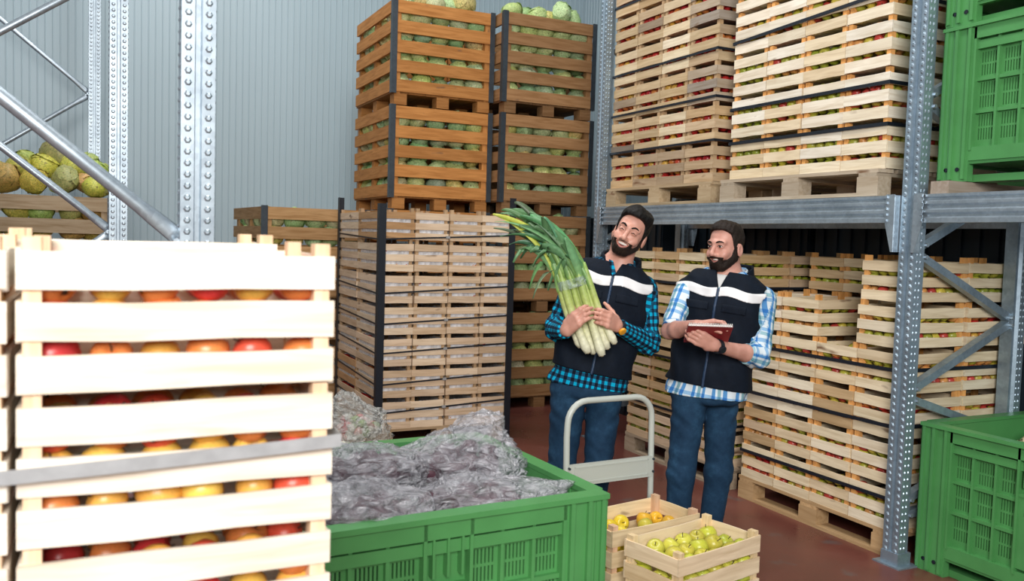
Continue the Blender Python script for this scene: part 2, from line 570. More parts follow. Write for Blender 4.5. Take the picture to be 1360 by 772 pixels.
def crate(label, loc, rz, w, l, h, wood, fruit=None, show='ft', nslat=3, topgap=0.032, group=None, post=None, liner=False,
          ad=0.066, fill=0.80, sparse=0.0, name='fruit_crate', odd=None, jit=True, short=None, gk=0.026):
    """slatted fruit crate; local -y is the short end that faces the aisle; stands on its base at loc"""
    m = crate_meshes(w, l, h, nslat, topgap, gk)
    if jit:
        loc = (loc[0] + rnd.uniform(-.004, .004), loc[1] + rnd.uniform(-.003, .003), loc[2])
        rz += rnd.uniform(-0.011, 0.011)
    t = thing(name, label, 'crate', loc, rz, group)
    th, sh, gap = m['th'], m['sh'], m['gap']
    base = rnd.choice(wood)
    def c(k=0.10):
        b = rnd.choice(wood) if rnd.random() < 0.35 else base
        s = rnd.uniform(1 - k, 1 + k * 0.7)
        return tuple(min(0.95, a * s) for a in b)
    for i in range(nslat):
        z = sh / 2 + i * (sh + gap)
        put('end_slat', rnd.choice(m['end']), t, (0, -l / 2 + th / 2, z), (0, 0, 0), color=c())
        put('end_slat', rnd.choice(m['end']), t, (0, l / 2 - th / 2, z), (0, 0, math.pi), color=c())
        put('side_slat', rnd.choice(m['side']), t, (w / 2 - th / 2, 0, z), (0, 0, math.pi / 2), color=c())
        put('side_slat', rnd.choice(m['side']), t, (-w / 2 + th / 2, 0, z), (0, 0, -math.pi / 2), color=c())
    pc = post or base
    for sx in (-1, 1):
        for sy in (-1, 1):
            k = rnd.uniform(0.85, 1.1)
            put('corner_post', m['post'], t, (sx * (w / 2 - th - 0.013), sy * (l / 2 - th - 0.016), h / 2), (0, -math.pi / 2, 0 if sx > 0 else math.pi), color=tuple(a * k for a in pc))
    for i in (-1, 0, 1):
        put('bottom_slat', m['bot'], t, (i * w / 3.1, 0, 0.006), (0, 0, math.pi / 2), color=c())
    ca, sa = math.cos(rz), math.sin(rz)
    if liner:
        put('plastic_liner', liner_mesh(w - 2 * th - 0.004, l - 2 * th - 0.004, h - 0.05), t, (0, 0, 0.008))
    if fruit:
        cols = VAR[fruit]
        iw, il, ih = w - 2 * th - 0.006, l - 2 * th - 0.006, h * fill
        nx, ny, nz = max(1, int(iw / ad)), max(1, int(il / ad)), max(1, int(round(ih / (ad * 0.86))))
        for k in range(nz):
            for j in range(ny):
                for i in range(nx):
                    front = j == 0 and 'f' in show
                    right = i == nx - 1 and 'r' in show
                    left = i == 0 and 'l' in show
                    top = k == nz - 1 and 't' in show
                    if not (front or right or left or top):
                        continue
                    if liner and k < nz - 1 and rnd.random() < 0.6:
                        continue
                    if sparse and top and rnd.random() < sparse:
                        continue
                    r = ad / 2 * rnd.uniform(0.92, 1.08)
                    x = -iw / 2 + iw * (i + 0.5) / nx + rnd.uniform(-.006, .006)
                    y = -il / 2 + il * (j + 0.5) / ny + rnd.uniform(-.006, .006)
                    x = max(-iw / 2 + r, min(iw / 2 - r, x))
                    y = max(-il / 2 + r, min(il / 2 - r, y))
                    z = 0.012 + r + k * ad * 0.86 + rnd.uniform(-.004, .008)
                    cc = rnd.choice(cols)
                    s = rnd.uniform(0.85, 1.15)
                    APPLES.append(((loc[0] + x * ca - y * sa, loc[1] + x * sa + y * ca, loc[2] + z), r, tuple(min(0.9, q * s) for q in cc), short or label, fruit,
                                   ('front', i, k) if front else ('side', j, k) if (right or left) else ('top', i, j)))
    return t


RZ = -math.pi / 2


def rack_stack(desc, short, xf, yn, pitch, h, z0, wood, fruit, front, back=None, l=0.5, cols_from='left', post=None, top=True, fruitfn=None):
    """columns along the aisle (index 0 nearest the camera); front/back give the number of crates per column"""
    nc = len(front)
    for depth, rows in ((0, front), (1, back or [])):
        for c, n in enumerate(rows):
            for k in range(n):
                place = ['first', 'second', 'third', 'fourth'][nc - 1 - c]
                where = 'front' if depth == 0 else 'rear'
                lab = f'{desc}, {ORD[k]} tier, {place} from left, {where}'
                sh = f'{short}, {ORD[k]} tier, {place} from left'
                show = ''
                if depth == 0:
                    show += 'f'
                    if c == 0 or (c > 0 and rows[c - 1] <= k):
                        show += 'r'
                elif c == 0:
                    show += 'r'
                elif k >= (front[c] if c < len(front) else 0) - 1:
                    show += 'f'
                if k == n - 1:
                    show += 't'
                elif depth == 0 or c == 0:
                    pass
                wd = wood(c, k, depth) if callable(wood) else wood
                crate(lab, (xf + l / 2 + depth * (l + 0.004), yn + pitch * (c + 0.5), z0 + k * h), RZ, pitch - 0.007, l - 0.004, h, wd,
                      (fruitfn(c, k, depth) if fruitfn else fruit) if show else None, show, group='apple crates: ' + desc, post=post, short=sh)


OR_POST = (0.80, 0.40, 0.13)


def wood_mix(*opts):
    def f(c, k, d):
        return rnd.choice(opts)
    return f


# lower rack, near pallet
pallet('orange-tinted pallet on the floor under the near lower apple stack', 3.80, 4.80, 3.13, 4.34, 0, 'y', (0.60, 0.40, 0.21))
rack_stack('pale apple crate, near lower rack', 'near lower rack', 3.80, 3.145, 0.295, 0.243, 0.145,
           wood_mix(PALE, PALE, PALE, MID, WHITE), 'mixed', [5, 4, 5, 5], [6, 6, 6, 6], post=OR_POST,
           fruitfn=lambda c, k, d: rnd.choice(['mixed', 'mixed', 'red']) if not (d == 1 and k == 5) else 'green')
crate('loose top apple crate above the near lower stack, beside the upright', (4.06, 3.29, 0.145 + 5 * 0.243), RZ, 0.288, 0.49, 0.243, PALE, 'mixed', 'frt', post=OR_POST, group='apple crates: loose')
# lower rack, far pallet
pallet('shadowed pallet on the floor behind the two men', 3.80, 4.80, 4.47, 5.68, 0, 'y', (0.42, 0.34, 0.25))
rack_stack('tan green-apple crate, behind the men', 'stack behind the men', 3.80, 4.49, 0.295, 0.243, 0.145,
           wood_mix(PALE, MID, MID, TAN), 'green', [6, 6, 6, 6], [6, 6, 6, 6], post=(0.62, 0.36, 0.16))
# upper rack, near pallet (new white crates)
pallet('weathered pallet on the rack beam under the new white crates', 3.74, 4.74, 3.30, 4.58, 1.915, 'y', (0.50, 0.42, 0.32))
rack_stack('whitish new apple crate, near upper rack', 'near upper rack', 3.80, 3.31, 0.315, 0.271, 2.065,
           wood_mix(WHITE, WHITE, WHITE, WHITE, PALE), 'mixed', [5, 5, 5, 5], [5], post=OR_POST,
           fruitfn=lambda c, k, d: rnd.choice(['mixed', 'green', 'mixed']))
# upper rack, far pallet (old crates, red apples)
pallet('weathered pallet on the rack beam under the old worn crates', 3.76, 4.76, 4.70, 6.02, 1.915, 'y', (0.50, 0.38, 0.24))
rack_stack('worn red-apple crate, far upper rack', 'far upper rack', 3.80, 4.735, 0.325, 0.273, 2.065,
           wood_mix(OLD, OLD, MID, MID, MID, PALE, GREY), 'red', [6, 6, 6, 6], [6], post=(0.55, 0.38, 0.22))

# centre stack with white liners
pallet('pallet under the tall strapped stack with white liners', 1.95, 3.07, 6.30, 7.50, 0, 'x', (0.50, 0.36, 0.22))
for c in range(4):
    for k in range(7):
        for dpt in range(2):
            if dpt == 1 and c > 0 and k < 6:
                continue
            if dpt == 1 and c > 0:
                continue
            place = ['first', 'second', 'third', 'fourth'][c]
            lab = f'tan lined crate, tall strapped stack, {ORD[k]} tier, {place} from left' + (', rear' if dpt else ', front')
            crate(lab, (1.955 + 0.279 * (c + 0.5), 6.60 + dpt * 0.6, 0.145 + k * 0.243), 0, 0.273, 0.596, 0.243,
                  TAN if rnd.random() < 0.86 else [(0.50, 0.30, 0.15)], 'redfew', 'f' + ('l' if c == 0 else '') + ('t' if k == 6 else ''), group='lined crates in the strapped stack',
                  liner=True, post=(0.50, 0.34, 0.20), topgap=0.034, fill=0.72)

# foreground stack
FG_OVEREXPOSED = [(0.90, 0.82, 0.70), (0.90, 0.85, 0.75), (0.88, 0.79, 0.66)]  # wood whitened so the colour carries the overexposure of the near crates
pallet('pallet under the pale foreground crate stack', -0.65, 0.39, 1.495, 2.1, 0, 'x', (0.6, 0.45, 0.28))
for k in range(6):
    crate(f'pale crate of red apples, large foreground stack, {ORD[k]} tier', (0.143, 1.645, 0.145 + k * 0.2435), -0.012, 0.486, 0.295, 0.2435, FG_OVEREXPOSED, 'warm', 'ft' if k > 1 else '', group='crates of the foreground stack', post=(0.85, 0.62, 0.42), ad=0.07, topgap=0.022, jit=False, gk=0.021)
    crate(f'pale crate at the left photo edge beside the foreground stack, {ORD[k]} tier', (-0.355, 1.645, 0.145 + k * 0.2435), -0.012, 0.486, 0.295, 0.2435, FG_OVEREXPOSED, 'warm', 'fr' if k > 1 else '', group='crates of the foreground stack', post=(0.85, 0.62, 0.42), ad=0.07, topgap=0.022, jit=False, gk=0.021)
    crate(f'pale crate in the row hidden behind the foreground stack, {ORD[k]} tier', (0.10, 1.955, 0.145 + k * 0.2435 + (0.012 if k == 5 else 0)), 0.01, 0.486, 0.295, 0.2435, FG_OVEREXPOSED, None, '', group='crates of the foreground stack', post=(0.85, 0.62, 0.42), topgap=0.022, jit=False)


# ------------------------------------------------------------------ straps
def strap(label, x0, x1, y0, y1, zf, h=0.012, t=0.003, mat='black', group='black pallet straps', rz=0, buckle=None):
    """closed band around a rectangular stack; zf maps a corner index (0..3) to a height"""
    P = [(x0, y0), (x1, y0), (x1, y1), (x0, y1)]
    mb = MB()
    out, inn = [], []
    rings = []
    cx, cy = (x0 + x1) / 2, (y0 + y1) / 2
    for i in range(5):
        x, y = P[i % 4]
        z = zf[i % 4]
        ox, oy = (t if x > cx else -t), (t if y > cy else -t)
        rings.append([(x, y, z - h / 2), (x + ox, y + oy, z - h / 2), (x + ox, y + oy, z + h / 2), (x, y, z + h / 2)])
    mb.loft(rings, cap=False)
    me = mb.mesh('pallet_strap', MT[mat])
    o = put('pallet_strap', me)
    tag(o, label, 'strap', group)
    if buckle:
        b = MB().box(buckle, (0.03, 0.012, 0.02))
        b.build('buckle', MT['strapwhite'], o)
    return o


e = 0.004
for i, z in enumerate((0.36, 0.60)):
    zz = 0.145 + z
    strap(f'black strap around the near lower apple stack, {"lowest" if i == 0 else "second from the floor"}', 3.80 - e, 4.81, 3.145 - e, 4.33, [0.145 + 0.243 * (i * 2) + 0.17] * 4 if i == 0 else [0.70] * 4, h=0.02)
strap('black strap around the near lower apple stack, uppermost', 3.80 - e, 4.81, 3.145 - e, 4.33, [1.0, 1.0, 1.03, 1.0], h=0.02)
for i, z in enumerate((0.42, 0.80, 1.35)):
    strap(f'black strap around the green apple stack behind the men, {["lowest", "middle", "uppermost"][i]}', 3.80 - e, 4.81, 4.49 - e, 5.675, [z] * 4, h=0.018)
for i, z in enumerate((2.30, 2.52, 2.98)):
    strap(f'black strap around the whitish upper crates, {["lowest", "middle", "uppermost"][i]}', 3.80 - e, 4.31, 3.31 - e, 4.575, [z, z, z, z] if i < 2 else [z + .02, z, z, z - .03], h=0.02)
for i, z in enumerate((2.345, 2.64, 2.96, 3.5)):
    strap(f'black strap around the worn upper crates of red apples, {["lowest", "second", "third", "uppermost"][i]}', 3.80 - e, 4.31, 4.735 - e, 6.04, [z] * 4, h=0.017)
for i, z in enumerate((0.30, 0.52, 0.76, 0.985, 1.22, 1.63)):
    zl = [z - .03, z + .03, z, z + .01]
    strap(f'black strap around the tall lined stack, {["lowest", "second", "third", "fourth", "fifth", "uppermost"][i]} of six', 1.955 - e, 3.074, 6.30 - e, 7.50, zl, h=0.012, buckle=(2.50, 6.288, z))
# the loose grey strap over the foreground crates
sm = MB()
rg = []
for k in range(9):
    u = k / 8
    x = -0.62 + 1.015 * u
    z = 1.232 + 0.03 * u - 0.006 * math.sin(u * math.pi)
    rg.append([(x, 1.488 - 0.012 * u, z - 0.011), (x, 1.484 - 0.012 * u, z - 0.011), (x, 1.484 - 0.012 * u, z + 0.011), (x, 1.488 - 0.012 * u, z + 0.011)])
rg.append([(0.398, 1.9, 1.25), (0.402, 1.9, 1.25), (0.402, 1.9, 1.272), (0.398, 1.9, 1.272)])
sm.loft(rg)
tag(sm.build('pallet_strap', MT['strapwhite']), 'pale grey strap running across the foreground crate stack', 'strap')


def corner_board(label, x, y, sx, sy, z0, z1):
    mb = MB()
    w, t = 0.05, 0.005
    poly = [(0, 0), (sx * w, 0), (sx * w, sy * -t), (-sx * t, sy * -t), (-sx * t, sy * w), (0, sy * w)]
    mb.extrude([(x + a, y + b) for a, b in poly], 'z', z0, z1)
    tag(mb.build('corner_board', MT['black']), label, 'corner board', 'black edge protectors on the lined stack')


corner_board('black edge protector on the front left corner of the lined stack', 1.950, 6.294, 1, 1, 0.13, 1.87)
corner_board('black edge protector on the front right corner of the lined stack', 3.078, 6.294, -1, 1, 0.0, 1.96)
corner_board('black edge protector on the rear left corner of the lined stack', 1.950, 7.506, 1, -1, 0.0, 1.95)


# ------------------------------------------------------------------ cabbages
def cabbage_mesh(seed):
    r = random.Random(seed)
    mb = MB()
    R = 1.0
    nu, nv = 16, 10
    ph = [r.uniform(0, 6.28) for _ in range(6)]
    def rad(d):
        return 0.93 + 0.05 * math.sin(3 * d.x + ph[0]) * math.sin(2.6 * d.y + ph[1]) + 0.04 * math.sin(5 * d.z + ph[2] + 2 * d.x)
    def pt(th, f):
        d = Vector((math.sin(f) * math.cos(th), math.sin(f) * math.sin(th), math.cos(f)))
        q = d * rad(d)
        return (q.x, q.y, q.z * 0.9)
    mb.loft([[pt(2 * math.pi * i / nu, math.pi * (j + 0.02) / (nv + 0.04)) for i in range(nu)] for j in range(nv + 1)])
    for k in range(7):
        ax = Vector((r.gauss(0, 1), r.gauss(0, 1), r.gauss(0, 0.8))).normalized()
        t1 = ax.orthogonal().normalized()
        t1 = (Matrix.Rotation(r.uniform(0, 6.28), 3, ax) @ t1)
        t2 = ax.cross(t1)
        n, m = 7, 9
        off = 0.015 + 0.012 * k
        wv = r.uniform(0, 6.28)
        rings = []
        for j in range(m):
            row = []
            u = (j / (m - 1)) * 2 - 1
            wid = 0.95 * math.sqrt(max(0.02, 1 - 0.75 * u * u))
            for i in range(n):
                v = (i / (n - 1)) * 2 - 1
                d = (ax + t1 * u * 1.05 + t2 * v * wid).normalized()
                edge = max(abs(u), abs(v))
                lift = off + (edge ** 4) * 0.07 * (0.5 + 0.5 * math.sin(v * 5 + u * 6 + wv)) - 0.03 * (1 - abs(v)) ** 4
                q = d * (rad(d) + lift)
                row.append((q.x, q.y, q.z * 0.9))
            rings.append(row)
        mb.loft(rings, cap=False, closed=False)
    return mb.mesh('cabbage', MT['cabbage'], True)


CAB = [cabbage_mesh(s) for s in (1, 2, 3, 4, 5)]
CABC = [(0.50, 0.60, 0.32), (0.58, 0.68, 0.40), (0.40, 0.54, 0.28), (0.60, 0.64, 0.32), (0.38, 0.52, 0.32), (0.64, 0.60, 0.24)]
CABY = [(0.46, 0.48, 0.10), (0.52, 0.46, 0.10), (0.36, 0.44, 0.13), (0.34, 0.36, 0.12), (0.48, 0.36, 0.10)]


def cabbage(p, r, label, group, cols=CABC, rot=None):
    o = put('cabbage', rnd.choice(CAB), None, p, rot or (rnd.uniform(0, 6), rnd.uniform(0, 6), rnd.uniform(0, 6)), tuple(q * rnd.uniform(.85, 1.15) for q in rnd.choice(cols)))
    o.scale = (r, r, r * rnd.uniform(0.88, 1.0))
    tag(o, label, 'cabbage', group)
    return o


# ------------------------------------------------------------------ wooden cabbage bins
BINM = {}


def cab_bin(label, where, x, y, z, rz=0.0, w=1.0, l=1.2, h=0.94, fill='fl', tops=0, tone=(0.56, 0.25, 0.075), cols=CABC, side_tone=None):
    """slatted bulk bin, front face towards local -y, origin at front left bottom corner"""
    t = thing('cabbage_bin', label, 'bin', (x, y, z), rz, 'slatted wooden cabbage bins')
    key = (w, l, h)
    if key not in BINM:
        BINM[key] = dict(
            fs=MB().box((0, 0, 0), (w - 0.075, 0.022, 0.110)).mesh('front_slat', MT['binwood']),
            ss=MB().box((0, 0, 0), (l - 0.05, 0.022, 0.110)).mesh('side_slat', MT['binwood']),
            post=MB().box((0, 0, 0), (h - 0.12, 0.07, 0.05)).mesh('corner_post', MT['binwood']),
            blk=MB().box((0, 0, 0), (0.12, 0.12, 0.098)).mesh('block', MT['binwood']),
            bot=MB().box((0, 0, 0), (l - 0.05, 0.16, 0.02)).mesh('floor_board', MT['binwood']),
            ang=MB().extrude([(0, 0), (0.045, 0), (0.045, -0.004), (-0.004, -0.004), (-0.004, 0.045), (0, 0.045)], 'z', 0.10, h - 0.0).mesh('steel_angle', MT['steel']))
    m = BINM[key]
    def c(k=0.14, s=1.0):
        q = rnd.uniform(1 - k, 1 + k) * s
        return tuple(a * q for a in tone)
    zs = [0.150 + i * 0.176 for i in range(5)]
    for zz in zs:
        put('front_slat', m['fs'], t, (w / 2 + 0.01, 0.011, zz + 0.02), color=c())
        put('rear_slat', m['fs'], t, (w / 2, l - 0.011, zz + 0.02), color=c())
        put('side_slat', m['ss'], t, (0.011, l / 2, zz + 0.02), (0, 0, -math.pi / 2), color=c(0.1, 0.9))
        put('side_slat', m['ss'], t, (w - 0.011, l / 2, zz + 0.02), (0, 0, math.pi / 2), color=c(0.1, 0.9))
    for px, py in ((0.06, 0.05), (w - 0.06, 0.05), (0.06, l - 0.05), (w - 0.06, l - 0.05), (0.048, l / 2), (w - 0.048, l / 2)):
        put('corner_post' if py != l / 2 else 'middle_post', m['post'], t, (px, py, 0.1 + (h - 0.12) / 2), (0, -math.pi / 2, 0), color=c())
    for px in (0.09, w / 2, w - 0.09):
        for py in (0.07, l / 2, l - 0.07):
            put('block', m['blk'], t, (px, py, 0.049), color=c(0.15, 0.75))
    for i in range(6):
        put('floor_board', m['bot'], t, (0.09 + (w - 0.18) * i / 5, l / 2, 0.11), (0, 0, math.pi / 2), color=c(0.15, 0.7))
    put('steel_angle', m['ang'], t)
    put('steel_angle', m['ang'], t, (w + 0.004, 0, 0), (0, 0, math.pi / 2))
    ca, sa = math.cos(rz), math.sin(rz)
    def wp(a, b, cc):
        return (x + a * ca - b * sa, y + a * sa + b * ca, z + cc)
    if fill:
        d = 0.196
        nx, ny, nz = 5, 6, 5
        for k in range(nz):
            for j in range(ny):
                for i in range(nx):
                    if not ((j == 0 and 'f' in fill) or (i == 0 and 'l' in fill) or (k == nz - 1 and 't' in fill)):
                        continue
                    if 'T' in fill and k < nz - 2:
                        continue
                    r = d / 2 * rnd.uniform(0.92, 1.16)
                    px = min(w - 0.03 - r, max(0.03 + r, 0.03 + (w - 0.06) * (i + 0.5) / nx + rnd.uniform(-.02, .02)))
                    py = min(l - 0.03 - r, max(0.03 + r, 0.03 + (l - 0.06) * (j + 0.5) / ny + rnd.uniform(-.02, .02)))
                    cabbage(wp(px, py, 0.125 + r + k * 0.150 + rnd.uniform(-.012, .008)), r, f'cabbage, {ORD[k]} layer, {OR2[i] if j == 0 else OR2[ny - 1 - j]} from left, {"front" if j == 0 else "side"} of {where}', f'cabbages inside the {where}', cols)
        for q in range(tops):
            r = d / 2 * rnd.uniform(0.95, 1.2)
            px = 0.10 + (w - 0.2) * (q + 0.5) / tops
            py = (0.14, 0.36, 0.25)[q % 3]
            cabbage(wp(px, py, h - 0.03 + r * 0.75 + rnd.uniform(-.02, .05)), r, f'cabbage heaped on top of the {where}, {OR2[q]} from left', f'cabbages heaped on the {where}', cols)
    return t


B1 = ['bottom bin, left tower', 'second bin, left tower', 'third bin, left tower', 'top bin, left tower']
B2 = [s.replace('left', 'right') for s in B1]
for k in range(4):
    cab_bin('orange slatted wooden cabbage bin, ' + B1[k], B1[k], 2.43, 7.58, k * 0.94, 0.0, fill=['', '', 'fl', 'fl'][k], tops=8 if k == 3 else 0)
    cab_bin('brown slatted wooden cabbage bin, ' + B2[k], B2[k], 3.455, 7.42, k * 0.94, 0.0, fill=['f', 'f', 'f', 'f'][k], tops=9 if k == 3 else 0, tone=(0.37, 0.20, 0.09))
SB = ['lower bin, short stack by the wall', 'upper bin, short stack by the wall']
for k in range(2):
    cab_bin('brown slatted wooden cabbage bin, ' + SB[k], SB[k], 1.38, 7.95, k * 0.93, 4 * D2R, fill='flT' if k else '', tone=(0.50, 0.30, 0.14), l=1.2)
LB = ['lower bin behind the left rack', 'upper bin behind the left rack']
for k in range(2):
    cab_bin('weathered slatted wooden cabbage bin, ' + LB[k], LB[k], -0.84, 7.62, k * 0.93, 0.0, fill='fT' if k else '', tone=(0.42, 0.32, 0.21), cols=CABY)
heap = [(-0.60, 7.80, 1.99, .12), (-0.40, 7.78, 1.97, .105), (-0.19, 7.76, 1.99, .12), (-0.03, 7.80, 1.975, .10), (0.08, 7.79, 1.98, .105),
        (-0.52, 7.95, 2.08, .11), (-0.34, 7.95, 2.10, .115), (-0.14, 7.95, 2.10, .115), (0.03, 7.97, 2.07, .11), (-0.24, 8.05, 2.21, .135),
        (-0.03, 8.10, 2.14, .11), (-0.48, 8.10, 2.14, .10), (-0.70, 7.98, 2.03, .11), (0.10, 8.12, 2.06, .10), (0.02, 7.70, 1.94, .10)]
HR = {}
for n_, i_ in enumerate(sorted(range(len(heap)), key=lambda q_: heap[q_][0])):
    HR[i_] = n_
for n_ in range(0, len(heap) - 1, 2):
    a_, b_ = sorted((q_ for q_ in HR if HR[q_] in (n_, n_ + 1)), key=lambda q_: heap[q_][2])
    HR[a_], HR[b_] = n_, n_ + 1
for i, (x, y, z, r) in enumerate(heap):
    cabbage((x, y, z), r, 'large dark topmost cabbage of the heap behind the left rack' if i == 9 else f'yellow green cabbage in the heap behind the left rack, {OR2[min(8, HR[i] // 2)]} from left, {"upper" if HR[i] % 2 else "lower"} one', None if i == 9 else 'cabbages heaped behind the left rack', [(0.34, 0.30, 0.14)] if i == 9 else CABY)


# ------------------------------------------------------------------ racking
def dimples(face_w, z0, z1, cols, pitch, r=0.010, hgt=0.004, long=1.0):
    """rows of pressed dimples on a face lying in the local xz plane, bulging to -y"""
    mb = MB()
    n = 6
    for cx in cols:
        for i in range(int((z1 - z0) / pitch)):
            z = z0 + pitch * (i + 0.5)
            ring = [(cx + r * math.cos(2 * math.pi * k / n), 0.0, z + long * r * math.sin(2 * math.pi * k / n)) for k in range(n)]
            top = [(cx + 0.5 * r * math.cos(2 * math.pi * k / n), -hgt, z + long * 0.5 * r * math.sin(2 * math.pi * k / n)) for k in range(n)]
            vs = ring + top
            fs = [(k, (k + 1) % n, n + (k + 1) % n, n + k) for k in range(n)] + [tuple(n + k for k in range(n))]
            mb.add(vs, fs)
    return mb


def upright(parent, x, y, rz, h, mat, name='post', pitch=0.035, w=0.1, dp=0.095, foot=True, lon=1.0, z0=0.0):
    """open omega column; broad face towards local -y"""
    a, b = w / 2, dp
    poly = [(-a, 0), (-a * 0.22, 0), (-a * 0.14, 0.012), (a * 0.14, 0.012), (a * 0.22, 0), (a, 0), (a, b * 0.62), (a * 0.72, b * 0.78), (a * 0.72, b), (-a * 0.72, b), (-a * 0.72, b * 0.78), (-a, b * 0.62)]
    o = MB().extrude(poly, 'z', z0, h).build(name, mat, parent, (x, y, 0), (0, 0, rz))
    d = dimples(w, z0 + 0.06, h, (-a * 0.60, a * 0.60), pitch, r=0.0115, long=lon).build('dimples', mat, o)
    d['kind'] = 'stuff'
    for sgn in (-1, 1):
        d2 = dimples(dp, z0 + 0.06, h, (0.018, 0.042), pitch, r=0.008, long=lon)
        o2 = d2.build('side_dimples', mat, o, (sgn * a, 0, pitch / 2), (0, 0, sgn * math.pi / 2) if sgn > 0 else (0, 0, -math.pi / 2))
        if sgn < 0:
            o2.location = (-a, 0.06, pitch / 2)
        o2['kind'] = 'stuff'
    if foot:
        MB().b2(-a - 0.035, a + 0.035, -0.03, b + 0.03, 0, 0.008).b2(-a - 0.004, a + 0.004, -0.006, b + 0.004, 0.008, 0.07).build('foot_plate', mat, o)
    return o


# left rack: three frames running away from the camera, tubes for bracing
LEFT = [('nearest upright frame of the left rack with bright perforated post', 0.296, 2.84, 3.6, [(1.585, 2.62), (3.3, 2.55)]),
        ('middle upright frame of the left rack', 0.149, 5.74, 4.4, [(1.575, 2.40), (3.15, 2.36)]),
        ('far upright frame of the left rack close to the wall', 0.03, 9.0, 5.6, [(1.70, 2.4), (3.18, 2.35), (3.2, 4.0)])]


def brace_tube(parent, a, b, r, mat):
    a, b = Vector(a), Vector(b)
    d = (b - a).normalized()
    L = (b - a).length
    ts = [0, 0.03, 0.10, 0.15, L - 0.15, L - 0.10, L - 0.03, L]
    fl_ = [(0.3, 1.25), (0.3, 1.25), (0.6, 1.15), (1, 1), (1, 1), (0.6, 1.15), (0.3, 1.25), (0.3, 1.25)]
    o = MB().tube([a + d * t for t in ts], r, 10, flat=[(q, p) for p, q in fl_]).build('brace', mat, parent, smooth=True)
    return o


DEP = 1.06
for (lab, x, y, h, _), nodes in zip(LEFT, ([1.585], [1.60, 3.14], [2.86])):
    t = thing('rack_frame', lab, 'rack', (x, y, 0), 2.4 * D2R, 'frames of the left rack')
    upright(t, 0, 0, 0, h, MT['galv'])
    upright(t, -DEP, 0, 0, h, MT['galv'])
    step = 0.80
    for nz_ in nodes:
        zz = nz_
        for (za, zb) in ((zz, zz + 0.80), (zz, zz - 0.72)):
            if zb > h or zb < 0.02:
                continue
            brace_tube(t, (-0.045, 0.05, za + (0.012 if zb > za else -0.012)), (-DEP + 0.045, 0.05, zb), 0.0215, MT['galv'])
        bm_ = MB()
        bm_.tube([(-0.055, 0.025, zz), (-0.055, 0.075, zz)], 0.012, 6)
        bm_.build('bolt', MT['galv'], t)


# right rack
def cframe(label, x, y, depth, h, nodes, group):
    t = thing('rack_frame', label, 'rack', (x, y, 0), 0, group)
    upright(t, 0, 0, -math.pi / 2, h, MT['galvdark'], pitch=0.036, lon=1.3, w=0.098, dp=0.085)
    upright(t, depth, 0, math.pi / 2, h, MT['galvdark'], pitch=0.036, lon=1.3, w=0.098, dp=0.085)
    for (xa, za), (xb, zb) in nodes:
        a, b = Vector((xa, 0, za)), Vector((xb, 0, zb))
        d = (b - a).normalized()
        nn = Vector((0, 1, 0)).cross(d)
        w2, q = 0.020, 0.022
        prof = [(-w2, -q), (w2, -q), (w2, q), (w2 - 0.004, q), (w2 - 0.006, -q + 0.012), (-w2 + 0.006, -q + 0.012), (-w2 + 0.004, q), (-w2, q)]
        MB().loft([[p + nn * u + Vector((0, v, 0)) for u, v in prof] for p in (a, b)]).build('brace', MT['galvdark'], t)
        for p in (a, b):
            MB().tube([p + Vector((0, -0.045, 0)), p + Vector((0, 0.03, 0))], 0.011, 6).build('bolt', MT['galv'], t)
    return t


DR = 0.90
zn = [(0.10, 0.30), (0.10, 1.22)]
nodesR = [((0.095, 0.26), (DR - 0.09, 0.30)), ((0.095, 0.34), (DR - 0.09, 0.62)), ((0.095, 0.86), (DR - 0.09, 0.64)), ((0.095, 0.92), (DR - 0.09, 1.24)),
          ((0.095, 1.60), (DR - 0.09, 1.28)), ((0.095, 1.66), (DR - 0.09, 2.0)), ((0.095, 2.36), (DR - 0.09, 2.04)), ((0.095, 2.42), (DR - 0.09, 2.8)), ((0.095, 3.2), (DR - 0.09, 2.84))]
cframe('near blue-grey perforated upright frame of the right rack beside green bins', 3.73, 3.085, DR, 3.7, nodesR, 'frames of the right rack')
cframe('far upright frame of the right rack beside the cabbage bins', 3.73, 6.10, DR, 4.4, nodesR, 'frames of the right rack')
cframe('upright frame of the right rack beyond the right photo edge', 3.73, 0.10, DR, 3.7, nodesR[:4], 'frames of the right rack')


def rack_beam(label, x, y0, y1, z0=1.77, hh=0.14, face=-1, conn=True):
    t = thing('rack_beam', label, 'beam', (x, y0, z0), 0, 'beams of the right rack')
    L = y1 - y0
    f = face
    prof = [(0.05 * -f, 0), (0, 0), (0, 0.022), (0.012 * -f, 0.030), (0.012 * -f, 0.040), (0, 0.050), (0, 0.062), (0.012 * -f, 0.070), (0.012 * -f, 0.082), (0, 0.092), (0, 0.104), (0.012 * -f, 0.112), (0.012 * -f, 0.120), (0, 0.128), (0, hh), (0.05 * -f, hh)]
    MB().extrude(prof, 'y', 0, L).build('beam_body', MT['galv'], t)
    if conn:
        for yy, s in ((0.0, 1), (L, -1)):
            mb = MB()
            pl = [(0, hh + 0.005), (0.055 * s, hh + 0.005), (0.055 * s, 0.0), (0.012 * s, -0.15), (0.0, -0.15)]
            mb.extrude([(yy + a, b) for a, b in pl], 'x', f * 0.004, f * 0.008)
            mb.b2(*(sorted((0.004 * f, -0.05 * f))), *(sorted((yy, yy - 0.006 * s))), -0.15, hh)
            mb.build('end_connector', MT['galv'], t)
            tb = MB()
            for k in range(5):
                tb.box((f * 0.010, yy + 0.048 * s, 0.012 + k * 0.03), (0.012, 0.014, 0.012))
            tb.build('connector_teeth', MT['galv'], t)
    return t


